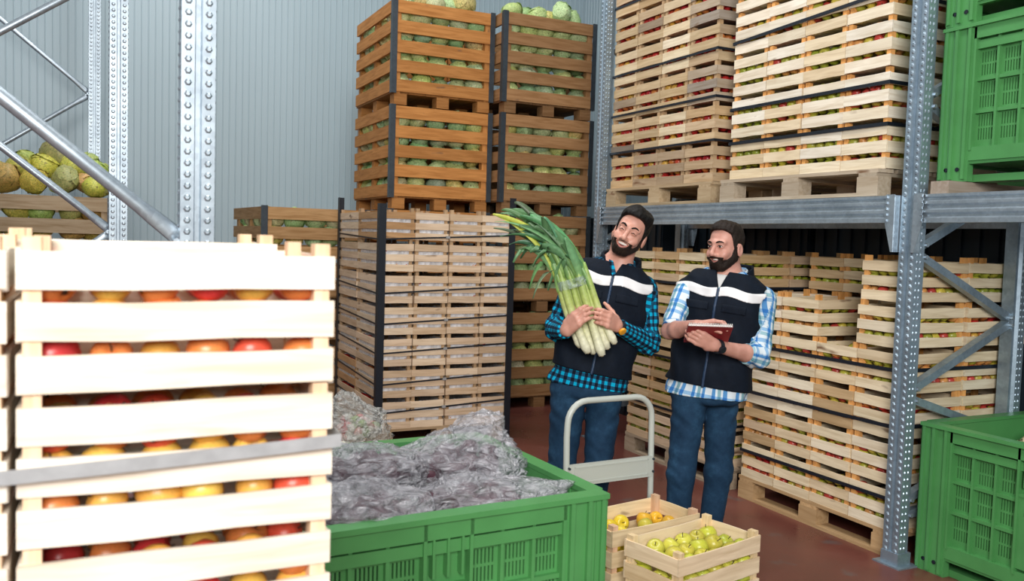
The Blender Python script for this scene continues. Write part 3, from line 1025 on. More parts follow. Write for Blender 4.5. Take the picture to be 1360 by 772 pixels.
for i, (ya, yb, nm) in enumerate(((3.145, 6.04, 'above the two men'), (0.16, 3.03, 'under the upper green bin'))):
    rack_beam(f'galvanised front rack beam {nm}', 3.70, ya, yb)
    rack_beam(f'galvanised rear rack beam {nm}', 4.66, ya, yb, face=1)


# ------------------------------------------------------------------ dark plastic bins behind the loaded rack, multiplied to darken the gaps
def dark_bin(label, x, y, z, w=0.6, l=0.8, h=0.62):
    t = thing('dark_bin', label, 'bin', (x, y, z), 0, 'dark plastic bins behind the rack')
    mb = MB()
    for sx in (-1, 1):
        mb.b2(sx * w / 2 - 0.012, sx * w / 2 + 0.012, -l / 2, l / 2, 0, h)
    for sy in (-1, 1):
        mb.b2(-w / 2, w / 2, sy * l / 2 - 0.012, sy * l / 2 + 0.012, 0, h)
    mb.b2(-w / 2, w / 2, -l / 2, l / 2, 0, 0.03)
    mb.build('bin_body', MT['darkblue'], t)
    rm = MB()
    for sx in (-1, 1):
        rm.b2(sx * w / 2 - 0.025, sx * w / 2 + 0.025, -l / 2 - .02, l / 2 + .02, h - 0.05, h)
    for sy in (-1, 1):
        rm.b2(-w / 2, w / 2, sy * l / 2 - 0.025, sy * l / 2 + 0.025, h - 0.05, h)
    rm.build('rim', MT['darkblue'], t)
    for k in range(6):
        yy = -l / 2 + 0.08 + k * (l - 0.16) / 5
        MB().b2(-w / 2 - 0.03, -w / 2 - 0.01, yy - 0.02, yy + 0.02, 0.04, h - 0.05).build('rib', MT['darkblue'], t)


for j in range(5):  # row grown from a few bins to block the pale wall behind
    for k in range(6):
        dark_bin(f'dark plastic bin screening the wall behind the rack, {OR2[4 - j]} column from left, {ORD[k]} tier', 5.25, 2.75 + j * 0.88, k * 0.625)


for j in range(3):  # bins added to cover the wall and keep this gap dark
    for k in range(3):
        dark_bin(f'added dark plastic bin beyond the rack end, {OR2[2 - j]} column from left, {ORD[k]} tier', 4.86, 6.75 + j * 0.88, k * 0.625)


# ------------------------------------------------------------------ green plastic bins
def green_bin(label, x, y, z, rz=0.0, L=1.2, Wd=1.0, H=0.76):
    """vented bulk box: fluted corner posts, stepped rim, slotted walls, runners"""
    t = thing('green_bin', label, 'bin', (x, y, z), rz, 'green plastic bulk bins')
    G = MT['green']
    MB().b2(-L / 2 + 0.03, L / 2 - 0.03, -Wd / 2 + 0.03, Wd / 2 - 0.03, 0.10, 0.13).build('bin_floor', G, t)
    cw = 0.165
    for wi, (Lw, off, ang) in enumerate(((L, Wd / 2, 0), (L, Wd / 2, math.pi), (Wd, L / 2, math.pi / 2), (Wd, L / 2, -math.pi / 2))):
        loc = {0: (0, -off, 0), 1: (0, off, 0), 2: (off, 0, 0), 3: (-off, 0, 0)}[wi]
        u0, u1 = -Lw / 2 + cw, Lw / 2 - cw
        mb = MB()
        y0, y1 = 0.035, 0.050      # recessed panel (local +y is inward)
        rows = [(0.20, 0.255), (0.265, 0.32), (0.355, 0.41), (0.42, 0.475), (0.51, 0.56), (0.57, 0.62)]
        zc = 0.10
        ngrp = 6 if Lw > 1.1 else 4
        gw = (u1 - u0 - 0.16) / ngrp
        for za, zb in rows:
            mb.b2(u0, u1, y0, y1, zc, za)
            # bars between the slots
            edges = [u0]
            for g in range(ngrp):
                ga = u0 + g * gw + 0.018 + (0.16 if g >= ngrp / 2 else 0)
                gb = ga + gw - 0.036
                ns = 6
                p = (gb - ga) / ns
                for q in range(ns):
                    s0 = ga + p * q + p * 0.28
                    edges += [s0, s0 + p * 0.44]
            edges.append(u1)
            for q in range(0, len(edges), 2):
                mb.b2(edges[q], edges[q + 1], y0, y1, za, zb)
            zc = zb
        mb.b2(u0, u1, y0, y1, zc, H - 0.02)
        wall = mb.build('slotted_wall', G, t, loc, (0, 0, ang))
        # stepped bands
        rx = Lw / 2 if wi < 2 else Lw / 2 - 0.0525
        MB().b2(-rx, rx, -0.014, 0.052, H - 0.018, H).b2(u0, u1, 0.0, 0.045, H - 0.075, H - 0.018).build('rim', G, wall)
        MB().b2(u0, u1, 0.010, 0.045, H - 0.125, H - 0.085).build('band', G, wall)
        MB().b2(u0, u1, 0.004, 0.045, 0.10, 0.165).build('lower_band', G, wall)
        # vertical ribs, framing and the handle plate in the middle
        us = [u0 + 0.006, u1 - 0.006, -0.08, 0.08] + [u0 + gw * g for g in range(1, ngrp // 2)] + [u1 - gw * g for g in range(1, ngrp // 2)]
        for u in us:
            d = 0.0 if abs(abs(u) - 0.08) < 1e-6 or abs(abs(u) - u1) < 0.02 else 0.014
            MB().b2(u - 0.006, u + 0.006, d, 0.036, 0.15, H - 0.02).build('rib', G, wall)
        for za in (0.335, 0.49):
            MB().b2(u0, -0.08, 0.018, 0.036, za - 0.008, za + 0.008).b2(0.08, u1, 0.018, 0.036, za - 0.008, za + 0.008).build('cross_rib', G, wall)
        hp = MB().b2(-0.078, 0.078, 0.008, 0.036, 0.18, H - 0.24)
        for q in (-0.05, 0.0, 0.05):
            hp.b2(q - 0.004, q + 0.004, 0.002, 0.036, H - 0.20, H - 0.02)
        hp.b2(-0.078, 0.078, 0.004, 0.036, H - 0.245, H - 0.23)
        hp.build('handle_plate', G, wall)
        sl = MB()
        for q in (-0.04, 0.04):
            sl.b2(q - 0.006, q + 0.006, 0.0072, 0.010, H - 0.33, H - 0.285)
        sl.build('plate_slot', MT['black'], wall)
        # fluted corner halves on this wall
        for sgn in (-1, 1):
            cm = MB()
            a, b = sorted((sgn * Lw / 2, sgn * (Lw / 2 - cw)))
            cm.b2(a, b, 0.004, 0.045, 0.0, H - 0.018)
            for q in (0.02, 0.075, 0.145):
                uu = sgn * (Lw / 2 - q)
                cm.b2(uu - 0.008, uu + 0.008, -0.010, 0.006, 0.012, H - 0.018)
            cm.build('corner_post', G, wall)
            for q in (0.048, 0.11):
                uu = sgn * (Lw / 2 - q)
                MB().tube([(uu, 0.0, 0.06), (uu, 0.006, 0.06)], 0.011, 8).build('bolt', MT['black'], wall)
        MB().b2(u0, u1, 0.012, 0.04, 0.085, 0.112).build('skirt', G, wall)
    for yy in (-Wd / 2 + 0.11, 0, Wd / 2 - 0.11):
        MB().b2(-L / 2 + 0.02, L / 2 - 0.02, yy - 0.06, yy + 0.06, 0, 0.035).build('runner', G, t)
    return t


green_bin('green vented bin full of bagged beetroot in the foreground', 0.985, 2.965, 0, 3.0 * D2R)
green_bin('green vented bin on the floor at the right edge holding a cabbage', 4.335, 2.42, 0, math.pi / 2)
green_bin('green vented bin on the rack beam at the upper right', 4.335, 2.42, 1.975, math.pi / 2)
green_bin('topmost green vented bin stacked on the upper right one', 4.335, 2.42, 1.975 + 0.765, math.pi / 2)
for i, yy in enumerate((1.93, 2.42, 2.91)):
    tag(MB().b2(3.72, 4.68, yy - 0.05, yy + 0.05, 1.912, 1.973).build('support_bar', MT['wood'], color=(0.36, 0.30, 0.25)), f'{["nearest", "middle", "farthest"][i]} timber bar under the upper green bin', 'timber bar', 'timber bars under the green bin')
cabbage((4.42, 2.78, 0.60), 0.115, 'pale round cabbage in the green bin at the right edge', None, [(0.62, 0.66, 0.48)])
k_ = 0
for yy in (2.05, 2.3, 2.55, 2.8):
    for xx in (4.0, 4.2, 4.42, 4.64):
        k_ += 1
        cabbage((xx + rnd.uniform(-.02, .02), yy + rnd.uniform(-.02, .02), 0.40 + rnd.uniform(-.02, .02)), 0.11, 'green cabbage deep inside the green bin at the right edge', 'cabbages deep in the right green bin', [(0.40, 0.50, 0.26)])


# ------------------------------------------------------------------ plastic bags of vegetables
from mathutils import noise as mnoise


def bag_mesh(seed, mat, tail=(1, 0, 0.3), crink=1.0):
    nu, nv = 60, 40
    tl = Vector(tail).normalized()
    off = Vector((seed * 7.3, seed * 3.1, seed * 1.7))
    mb = MB()
    rings = []
    for j in range(nv + 1):
        f = math.pi * (j + 0.05) / (nv + 0.1)
        row = []
        for i in range(nu):
            th = 2 * math.pi * i / nu
            d = Vector((math.sin(f) * math.cos(th), math.sin(f) * math.sin(th), math.cos(f)))
            r = 0.86 + 0.22 * mnoise.noise(d * 1.7 + off) + crink * 0.16 * (1 - 2 * abs(mnoise.noise(d * 2.6 + off))) + crink * 0.035 * (1 - 2 * abs(mnoise.noise(d * 6.5 + off)))
            a = max(0.0, d.dot(tl))
            r += 0.55 * a ** 14 + 0.25 * a ** 5 * abs(mnoise.noise(d * 11 + off))
            row.append(tuple(d * r))
        rings.append(row)
    mb.loft(rings)
    return mb.mesh('plastic_bag', mat, True)


bags = [((1.235, 2.92, 0.79), (0.255, 0.19, 0.125), (0.35, 0.2, 0.9), 'uppermost clear bag of beetroot with pointed top in the green bin'),
        ((0.88, 2.93, 0.775), (0.23, 0.17, 0.12), (1, 0.3, 0.1), 'bag of beetroot at the left of the heap in the green bin'),
        ((1.17, 2.66, 0.725), (0.25, 0.15, 0.10), (1, -0.2, 0.15), 'bag of beetroot with its tail at the right rim of the green bin'),
        ((0.80, 2.65, 0.72), (0.24, 0.17, 0.115), (-1, 0.2, 0.3), 'bag of beetroot lying along the near rim, front left of the heap'),
        ((0.56, 2.80, 0.74), (0.20, 0.2, 0.12), (-1, 0.2, 0.3), 'bag of beetroot half hidden by the foreground crates'),
        ((1.33, 3.06, 0.62), (0.18, 0.18, 0.11), (0.2, 1, 0.1), 'bag of beetroot low at the back of the green bin')]
BEETM = None
for i, (p, sc, tl, lab) in enumerate(bags):
    o = put('beetroot_bag', bag_mesh(i + 1, MT['film'], tl), None, p)
    o.scale = sc
    tag(o, lab, 'bag', 'bags of beetroot in the green bin')
    for q in range(13):
        a = q * 2.4 + i
        rr = 0.66 * math.sqrt((q + 0.5) / 13)
        me = BEETM
        if me is None:
            bb = MB()
            prof = [(0.0, -1.25), (0.10, -1.05), (0.45, -0.82), (0.85, -0.4), (1.0, 0.05), (0.85, 0.5), (0.5, 0.78), (0.15, 0.86)]
            bb.loft([[(max(pr_, 0.02) * math.cos(2 * math.pi * k / 12), max(pr_, 0.02) * math.sin(2 * math.pi * k / 12), pz) for k in range(12)] for pr_, pz in prof])
            BEETM = me = bb.mesh('beetroot', MT['beet'], True)
        s_ = rnd.uniform(0.036, 0.048)
        bo = put('beetroot', me, None, (p[0] + sc[0] * rr * math.cos(a), p[1] + sc[1] * rr * math.sin(a), p[2] + sc[2] * rnd.uniform(-0.10, 0.42) * (1.1 - rr)), (rnd.uniform(0, 6), rnd.uniform(0, 6), 0))
        bo.scale = (s_,) * 3
        tag(bo, f'dark purple beetroot in the {lab}'.replace('clear bag of beetroot', 'bag').replace('bag of beetroot', 'bag').replace(' in the green bin', '').replace(' of the green bin', '').replace(' of the heap', ''), 'beetroot', f'beetroot in bag: {lab}')
# filling below the heap
for i, (x, y) in enumerate(((0.65, 2.75), (1.0, 2.75), (1.32, 2.72), (0.65, 3.1), (1.0, 3.12), (1.3, 3.0))):
    o = put('beetroot_bag', bag_mesh(i + 11, MT['film'], (1, 0.2, 0)), None, (x, y, 0.50))
    o.scale = (0.19, 0.19, 0.13)
    tag(o, 'bag of beetroot in the lower layer of the green bin', 'bag', 'lower layer of beetroot bags')

# two low crates behind the bin with a clear bag of mixed vegetables
crate('low tan crate standing behind the foreground green bin', (1.28, 4.50, 0), 0.1, 0.5, 0.6, 0.24, TAN, None, '', group='low crates behind the green bin')
crate('tan crate under the clear bag of mixed vegetables', (1.28, 4.50, 0.243), 0.1, 0.5, 0.6, 0.24, TAN, None, '', group='low crates behind the green bin')
vb = put('vegetable_bag', bag_mesh(31, MT['film2'], (-0.2, 0, 1)), None, (1.26, 4.42, 0.585))
vb.scale = (0.19, 0.17, 0.14)
tag(vb, 'clear bag of mixed cut vegetables behind the green bin', 'bag')
SPH = MB().loft([[(math.sin(math.pi * (j + .05) / 6.1) * math.cos(2 * math.pi * i / 8), math.sin(math.pi * (j + .05) / 6.1) * math.sin(2 * math.pi * i / 8), 1.35 * math.cos(math.pi * (j + .05) / 6.1)) for i in range(8)] for j in range(7)]).mesh('vegetable_piece', MT['veg'], True)
for q in range(46):
    d = Vector((rnd.gauss(0, 1), rnd.gauss(0, 1), abs(rnd.gauss(0, 0.8)))).normalized()
    rr = rnd.uniform(0.45, 0.8)
    o = put('vegetable_piece', SPH, None, (1.26 + d.x * .17 * rr, 4.42 + d.y * .15 * rr, 0.57 + d.z * .12 * rr), (rnd.uniform(0, 6), rnd.uniform(0, 6), 0), rnd.choice([(0.7, 0.68, 0.6), (0.35, 0.45, 0.2), (0.6, 0.2, 0.2), (0.65, 0.35, 0.3), (0.75, 0.7, 0.62)]))
    o.scale = (0.024,) * 3
    tag(o, 'small cut vegetable piece inside the clear bag behind the bin', 'vegetable', 'pieces in the clear vegetable bag')
for q, (x, y, z) in enumerate(((1.12, 4.30, 0.52), (1.10, 4.36, 0.545), (1.08, 4.24, 0.515), (1.13, 4.26, 0.55))):
    o = put('white_radish', SPH, None, (x, y, z), (1.4, 0.2 * q, 1.0 + 0.2 * q), (0.78, 0.76, 0.62))
    o.scale = (0.03, 0.03, 0.05)
    tag(o, 'white radish lying beside the clear vegetable bag', 'radish', 'white radishes behind the bin')


# ------------------------------------------------------------------ platform trolley with two crates
t = thing('platform_trolley', 'grey platform trolley with tubular push handle carrying two fruit crates', 'trolley', (2.20, 2.98, 0), 3 * D2R)
hw, hy = 0.238, 0.385
pts = [(-hw, hy, 0.2)]
pts += [(-hw, hy, 0.45), (-hw - 0.004, hy + 0.005, 0.60), (-hw - 0.004, hy + 0.01, 0.74)]
for k in range(7):
    a = math.pi - math.pi / 2 * k / 6
    pts.append((-hw + 0.10 + 0.10 * math.cos(a), hy + 0.012, 0.80 + 0.10 * math.sin(a)))
for k in range(7):
    a = math.pi / 2 - math.pi / 2 * k / 6
    pts.append((hw - 0.10 + 0.10 * math.cos(a), hy + 0.012, 0.80 + 0.10 * math.sin(a)))
pts += [(hw, hy + 0.01, 0.74), (hw, hy + 0.005, 0.60), (hw, hy, 0.45), (hw, hy, 0.2)]
MB().tube(pts, 0.0145, 12).build('push_handle', MT['trolley'], t, smooth=True)
pn = MB().b2(-hw, hw, hy - 0.012, hy + 0.0, 0.515, 0.615).build('handle_panel', MT['trolley'], t)
fr = MB()
for z_ in (0.53, 0.60):
    fr.b2(-hw + 0.03, hw - 0.03, hy - 0.015, hy - 0.012, z_ - 0.003, z_ + 0.003)
for x_ in (-hw + 0.03, hw - 0.03):
    fr.b2(x_ - 0.003, x_ + 0.003, hy - 0.015, hy - 0.012, 0.527, 0.603)
fr.build('panel_bead', MT['trolley'], pn)
for sx in (-1, 1):
    for z_ in (0.54, 0.60):
        MB().tube([(sx * hw, hy - 0.02, z_), (sx * hw, hy, z_)], 0.006, 6).build('screw', MT['steel'], pn)
    MB().b2(sx * hw - 0.02, sx * hw + 0.02, hy - 0.02, hy + 0.02, 0.17, 0.30).build('handle_socket', MT['trolley'], t)
MB().b2(-0.24, 0.24, -0.48, 0.40, 0.185, 0.205).build('platform', MT['platform'], t)
pr2 = MB()
for sx in (-1, 1):
    pr2.b2(sx * 0.25 - 0.012, sx * 0.25 + 0.012, -0.49, 0.41, 0.165, 0.21)
for yy in (-0.49, 0.41):
    pr2.b2(-0.26, 0.26, yy - 0.012, yy + 0.012, 0.165, 0.21)
pr2.build('platform_rim', MT['platrim'], t)
for sx in (-1, 1):
    for yy in (-0.40, 0.32):
        w_ = MB().tube([(sx * 0.19 - 0.018, yy, 0.062), (sx * 0.19 + 0.018, yy, 0.062)], 0.062, 18).build('wheel', MT['rubber'], t)
        MB().tube([(sx * 0.19 - 0.021, yy, 0.062), (sx * 0.19 + 0.021, yy, 0.062)], 0.028, 12).build('hub', MT['platrim'], w_)
        MB().b2(sx * 0.19 - 0.03, sx * 0.19 - 0.024, yy - 0.02, yy + 0.02, 0.05, 0.185).b2(sx * 0.19 + 0.024, sx * 0.19 + 0.03, yy - 0.02, yy + 0.02, 0.05, 0.185).b2(sx * 0.19 - 0.03, sx * 0.19 + 0.03, yy - 0.03, yy + 0.03, 0.165, 0.185).build('caster_fork', MT['steel'], t)

crate('pale crate of green apples on the trolley, nearest the camera', (2.185, 2.745, 0.21), 12.5 * D2R, 0.50, 0.285, 0.262, [(0.80, 0.62, 0.40), (0.78, 0.59, 0.36), (0.84, 0.67, 0.46)], 'lime', 'flt', group='crates on the trolley', ad=0.076, fill=0.84, topgap=0.022, gk=0.021, jit=False, post=(0.82, 0.63, 0.38), short='front trolley crate', sparse=0.08)
crate('pale crate of yellow apples on the trolley, next to the handle', (2.135, 3.085, 0.21), 8 * D2R, 0.50, 0.285, 0.262, [(0.82, 0.66, 0.42), (0.84, 0.68, 0.46)], 'yellow', 'flt', group='crates on the trolley', ad=0.068, fill=0.74, topgap=0.022, gk=0.021, jit=False, post=(0.72, 0.48, 0.32), short='rear trolley crate', sparse=0.12)

# ------------------------------------------------------------------ apples: the 300 that show largest singly, the rest as one
def cname(c):
    r, g, b = c
    if r > 2.4 * g:
        return 'red'
    if r > 1.45 * g:
        return 'orange red'
    return 'yellow' if r > g * 1.04 else 'green'


def cam_xy(p):
    q = Vector(p) - Vector((0, 0, CAMH))
    d = q.dot(_f)
    return 680 + FPX * q.dot(_r) / d, 386 - FPX * q.dot(_u) / d, d


scored = []
for a in APPLES:
    x, y, d = cam_xy(a[0])
    vis = -15 < x < 1375 and -10 < y < 790
    bonus = 1.0 if 'trolley' in a[3] else 1.15 if a[5][0] == 'front' else 1.6
    scored.append(((0 if vis else 100) + d / (a[1] / 0.033) * bonus, a))
scored.sort(key=lambda q: q[0])


def apple_profile(nseg=14, rows=9):
    prof = [(0.0, 0.62), (0.18, 0.80), (0.45, 0.93), (0.78, 0.80), (0.98, 0.36), (1.0, 0.0), (0.90, -0.42), (0.66, -0.78), (0.36, -0.93), (0.16, -0.84), (0.0, -0.72)]
    return [[(max(r, 0.01) * math.cos(2 * math.pi * k / nseg), max(r, 0.01) * math.sin(2 * math.pi * k / nseg), z) for k in range(nseg)] for r, z in prof]


APM = MB().loft(apple_profile()).mesh('apple', MT['apple'], True)
STM = MB().tube([(0, 0, 0.60), (0.05, 0.0, 0.95), (0.14, 0.02, 1.2)], 0.045, 5).mesh('stem', MT['stem'])
CLX = MB().loft([[(0.17 * math.cos(k), 0.17 * math.sin(k), -0.83) for k in range(6)], [(0.10 * math.cos(k), 0.10 * math.sin(k), -0.92) for k in range(6)]]).mesh('calyx', MT['stem'])
LAY = ['lowest', 'second', 'third', 'fourth']
for q, a in scored[:300]:
    (p, r, c, where, fruit, (sd, i, k)) = a
    pos = f'{LAY[k]} layer, {OR2[i]} from left' if sd == 'front' else (f'side, {LAY[k]} layer, {OR2[i]} back' if sd == 'side' else f'on top, {OR2[i]} from left, {OR2[k]} back')
    w_ = where.replace('pale crate of red apples, large ', '').replace('pale crate at the left photo edge beside the foreground stack', 'crate at left photo edge').replace('loose top apple crate above the near lower stack, beside the upright', 'loose top crate by upright')
    o = put('apple', APM, None, p, (rnd.uniform(-1.3, 1.3), rnd.uniform(-1.3, 1.3), rnd.uniform(0, 6)) if 'trolley' not in where else (rnd.choice((rnd.uniform(-0.9, 0.9), rnd.uniform(1.2, 2.4))), rnd.uniform(-.6, .6), rnd.uniform(-.6, .6)), c)
    o.scale = (r, r, r * rnd.uniform(0.92, 1.02))
    tag(o, f'{cname(c)} apple, {pos}, {w_}', 'apple', f'apples, {w_}')
    put('stem', STM, o)
    put('calyx', CLX, o)
# joined remainder
prof = [(0.02, 0.72), (0.5, 0.90), (0.95, 0.40), (0.98, -0.15), (0.62, -0.80), (0.02, -0.78)]
ns = 8
bv = np.array([[r * math.cos(2 * math.pi * k / ns), r * math.sin(2 * math.pi * k / ns), z] for r, z in prof for k in range(ns)])
bf = np.array([[i * ns + j, i * ns + (j + 1) % ns, (i + 1) * ns + (j + 1) % ns, (i + 1) * ns + j] for i in range(len(prof) - 1) for j in range(ns)])[:, ::-1]
rest = [a for _, a in scored[300:]]
nr = np.random.RandomState(3)
V, F, CC = [], [], []
for n, a in enumerate(rest):
    th = nr.uniform(0, 6.28)
    ph = nr.uniform(-1.2, 1.2)
    Rz = np.array([[math.cos(th), -math.sin(th), 0], [math.sin(th), math.cos(th), 0], [0, 0, 1]])
    Rx = np.array([[1, 0, 0], [0, math.cos(ph), -math.sin(ph)], [0, math.sin(ph), math.cos(ph)]])
    V.append(bv @ (Rx.T @ Rz.T) * a[1] + np.array(a[0]))
    F.append(bf + n * len(bv))
    CC.append(np.tile(np.array([*a[2], 1.0]), (len(bv), 1)))
V, F, CC = np.concatenate(V), np.concatenate(F), np.concatenate(CC)
me = bpy.data.meshes.new('apples')
me.vertices.add(len(V))
me.vertices.foreach_set('co', V.ravel())
me.loops.add(len(F) * 4)
me.loops.foreach_set('vertex_index', F.ravel())
me.polygons.add(len(F))
me.polygons.foreach_set('loop_start', np.arange(0, len(F) * 4, 4))
me.update(calc_edges=True)
me.polygons.foreach_set('use_smooth', np.ones(len(F), bool))
ca_ = me.color_attributes.new('Col', 'FLOAT_COLOR', 'POINT')
ca_.data.foreach_set('color', CC.ravel())
me.materials.append(MT['apples'])
tag(put('apples', me), 'the many smaller red, yellow and green apples in the stacked crates', 'apples', kind='stuff')


# ------------------------------------------------------------------ people: smooth blended volumes turned into one skin
def smin(a, b, k):
    if k <= 0:
        return np.minimum(a, b)
    h = np.clip(0.5 + 0.5 * (b - a) / k, 0, 1)
    return b + (a - b) * h - k * h * (1 - h)


def smax(a, b, k):
    return -smin(-a, -b, k)


def v3(p):
    return np.array(p, dtype=np.float64)


def nrm(p):
    p = v3(p)
    return p / np.linalg.norm(p)


def d_cap(P, a, b, ra, rb):
    a, b = v3(a), v3(b)
    ab = b - a
    L2 = max(ab @ ab, 1e-9)
    t = np.clip(((P[0] - a[0]) * ab[0] + (P[1] - a[1]) * ab[1] + (P[2] - a[2]) * ab[2]) / L2, 0, 1)
    dx, dy, dz = P[0] - a[0] - t * ab[0], P[1] - a[1] - t * ab[1], P[2] - a[2] - t * ab[2]
    return np.sqrt(dx * dx + dy * dy + dz * dz) - (ra + (rb - ra) * t)


def d_ell(P, c, R, B=None):
    q = [P[i] - c[i] for i in range(3)]
    if B is not None:
        q = [q[0] * B[j][0] + q[1] * B[j][1] + q[2] * B[j][2] for j in range(3)]
    k0 = np.sqrt(sum((q[i] / R[i]) ** 2 for i in range(3)))
    k1 = np.sqrt(sum((q[i] / (R[i] * R[i])) ** 2 for i in range(3))) + 1e-9
    return k0 * (k0 - 1) / k1


class Vol:
    def __init__(s, lo, hi, h):
        s.lo, s.h = v3(lo), h
        s.n = [int(math.ceil((hi[i] - lo[i]) / h)) + 1 for i in range(3)]
        s.ax = [(lo[i] + h * np.arange(s.n[i])).astype(np.float32) for i in range(3)]
        s.V = np.full(s.n, 1.0, np.float32)

    def sl(s, blo, bhi, pad):
        r = []
        for i in range(3):
            a = int(max(0, math.floor((blo[i] - pad - s.lo[i]) / s.h)))
            b = int(min(s.n[i], math.ceil((bhi[i] + pad - s.lo[i]) / s.h) + 1))
            if b <= a:
                return None
            r.append(slice(a, b))
        return tuple(r)

    def grid(s, S=None):
        if S is None:
            S = (slice(None),) * 3
        return (s.ax[0][S[0]][:, None, None], s.ax[1][S[1]][None, :, None], s.ax[2][S[2]][None, None, :])

    def add(s, fn, blo, bhi, k=0.01, mode='add', pad=0.05):
        S = s.sl(blo, bhi, pad)
        if S is None:
            return s
        d = np.broadcast_to(fn(s.grid(S)), s.V[S].shape).astype(np.float32)
        s.V[S] = smin(s.V[S], d, k) if mode == 'add' else smax(s.V[S], -d, k)
        return s

    def cap(s, a, b, ra, rb=None, k=0.01, mode='add'):
        rb = ra if rb is None else rb
        r = max(ra, rb)
        return s.add(lambda P: d_cap(P, a, b, ra, rb), np.minimum(a, b) - r, np.maximum(a, b) + r, k, mode)

    def ell(s, c, R, B=None, k=0.01, mode='add'):
        m = max(R)
        return s.add(lambda P: d_ell(P, c, R, B), v3(c) - m, v3(c) + m, k, mode)

    def mesh(s, name, mat, attr=None):
        V, h = s.V, s.h
        ins = V < 0
        c = [ins[dx:V.shape[0] - 1 + dx, dy:V.shape[1] - 1 + dy, dz:V.shape[2] - 1 + dz] for dx in (0, 1) for dy in (0, 1) for dz in (0, 1)]
        cnt = sum(q.astype(np.uint8) for q in c)
        act = (cnt > 0) & (cnt < 8)
        idx = np.argwhere(act)
        cor = [(dx, dy, dz) for dx in (0, 1) for dy in (0, 1) for dz in (0, 1)]
        cv = np.stack([V[idx[:, 0] + a, idx[:, 1] + b, idx[:, 2] + e] for a, b, e in cor], 1)
        acc = np.zeros((len(idx), 3))
        n = np.zeros(len(idx))
        for i in range(8):
            for j in range(i + 1, 8):
                if sum(abs(cor[i][q] - cor[j][q]) for q in range(3)) != 1:
                    continue
                va, vb = cv[:, i], cv[:, j]
                x = (va < 0) != (vb < 0)
                t = np.where(x, va / np.where(x, va - vb, 1), 0)
                p = v3(cor[i])[None] + t[:, None] * (v3(cor[j]) - v3(cor[i]))[None]
                acc[x] += p[x]
                n[x] += 1
        pos = s.lo + (idx + acc / n[:, None]) * h
        vid = np.full(act.shape, -1, np.int64)
        vid[act] = np.arange(len(idx))
        F = []
        nx, ny, nz = V.shape
        for ax in range(3):
            a0 = [slice(1, -1)] * 3
            a1 = [slice(1, -1)] * 3
            a0[ax], a1[ax] = slice(0, -1), slice(1, None)
            s0, s1 = ins[tuple(a0)], ins[tuple(a1)]
            e = np.argwhere(s0 != s1)
            if not len(e):
                continue
            flip = s0[tuple(e.T)]
            o = np.array([1, 1, 1])
            o[ax] = 0
            e = e + o
            u, w = (ax + 1) % 3, (ax + 2) % 3
            def cell(du, dw):
                q = e.copy()
                q[:, u] -= du
                q[:, w] -= dw
                return vid[q[:, 0], q[:, 1], q[:, 2]]
            quad = np.stack([cell(1, 1), cell(0, 1), cell(0, 0), cell(1, 0)], 1)
            quad[~flip] = quad[~flip][:, ::-1]
            F.append(quad)
        F = np.concatenate(F)
        F = F[(F >= 0).all(1)]
        me = bpy.data.meshes.new(name)
        me.vertices.add(len(pos))
        me.vertices.foreach_set('co', pos.astype(np.float32).ravel())
        me.loops.add(len(F) * 4)
        me.loops.foreach_set('vertex_index', F.ravel().astype(np.int32))
        me.polygons.add(len(F))
        me.polygons.foreach_set('loop_start', np.arange(0, len(F) * 4, 4, dtype=np.int32))
        me.update(calc_edges=True)
        me.polygons.foreach_set('use_smooth', np.ones(len(F), bool))
        me.materials.append(mat)
        if attr:
            for nm, fn in attr.items():
                val = fn(pos).astype(np.float32)
                at = me.attributes.new(nm, 'FLOAT_VECTOR', 'POINT')
                at.data.foreach_set('vector', val.ravel())
        return me


def check_mat(name, kind):
    m, nt, b = newmat(name)
    at = N(nt, 'ShaderNodeAttribute', attribute_name='chk')
    sx = N(nt, 'ShaderNodeSeparateXYZ')
    nt.links.new(at.outputs['Vector'], sx.inputs[0])

    def stripe(ch, period, width, phase=0.0):
        a = N(nt, 'ShaderNodeMath', operation='MULTIPLY_ADD', i={1: 1.0 / period, 2: 50.0 + phase})
        nt.links.new(sx.outputs[ch], a.inputs[0])
        f = N(nt, 'ShaderNodeMath', operation='FRACT')
        nt.links.new(a.outputs[0], f.inputs[0])
        g = N(nt, 'ShaderNodeMath', operation='LESS_THAN', i={1: width})
        nt.links.new(f.outputs[0], g.inputs[0])
        return g.outputs[0]
    if kind == 'gingham':
        u, v = stripe(0, 0.036, 0.5), stripe(1, 0.036, 0.5)
        c = mixc(nt, 'MIX', (0.0, 0.40, 0.66), (0.006, 0.055, 0.12), u)
        c2 = mixc(nt, 'MIX', (0.008, 0.075, 0.15), (0.003, 0.007, 0.018), u)
        c = mixc(nt, 'MIX', c, c2, v)
    else:
        base = (0.72, 0.80, 0.86)
        c = mixc(nt, 'MIX', base, (0.10, 0.30, 0.62), stripe(0, 0.058, 0.30))
        c = mixc(nt, 'MULTIPLY', c, (0.40, 0.62, 0.86), stripe(1, 0.058, 0.32))
        c = mixc(nt, 'MULTIPLY', c, (0.34, 0.55, 0.60), stripe(0, 0.116, 0.16, 0.25))
        c = mixc(nt, 'MULTIPLY', c, (0.45, 0.66, 0.70), stripe(1, 0.116, 0.16, 0.3))
    nt.links.new(c, b.inputs['Base Color'])
    b.inputs['Roughness'].default_value = 0.85
    b.inputs['Specular IOR Level'].default_value = 0.2
    return m


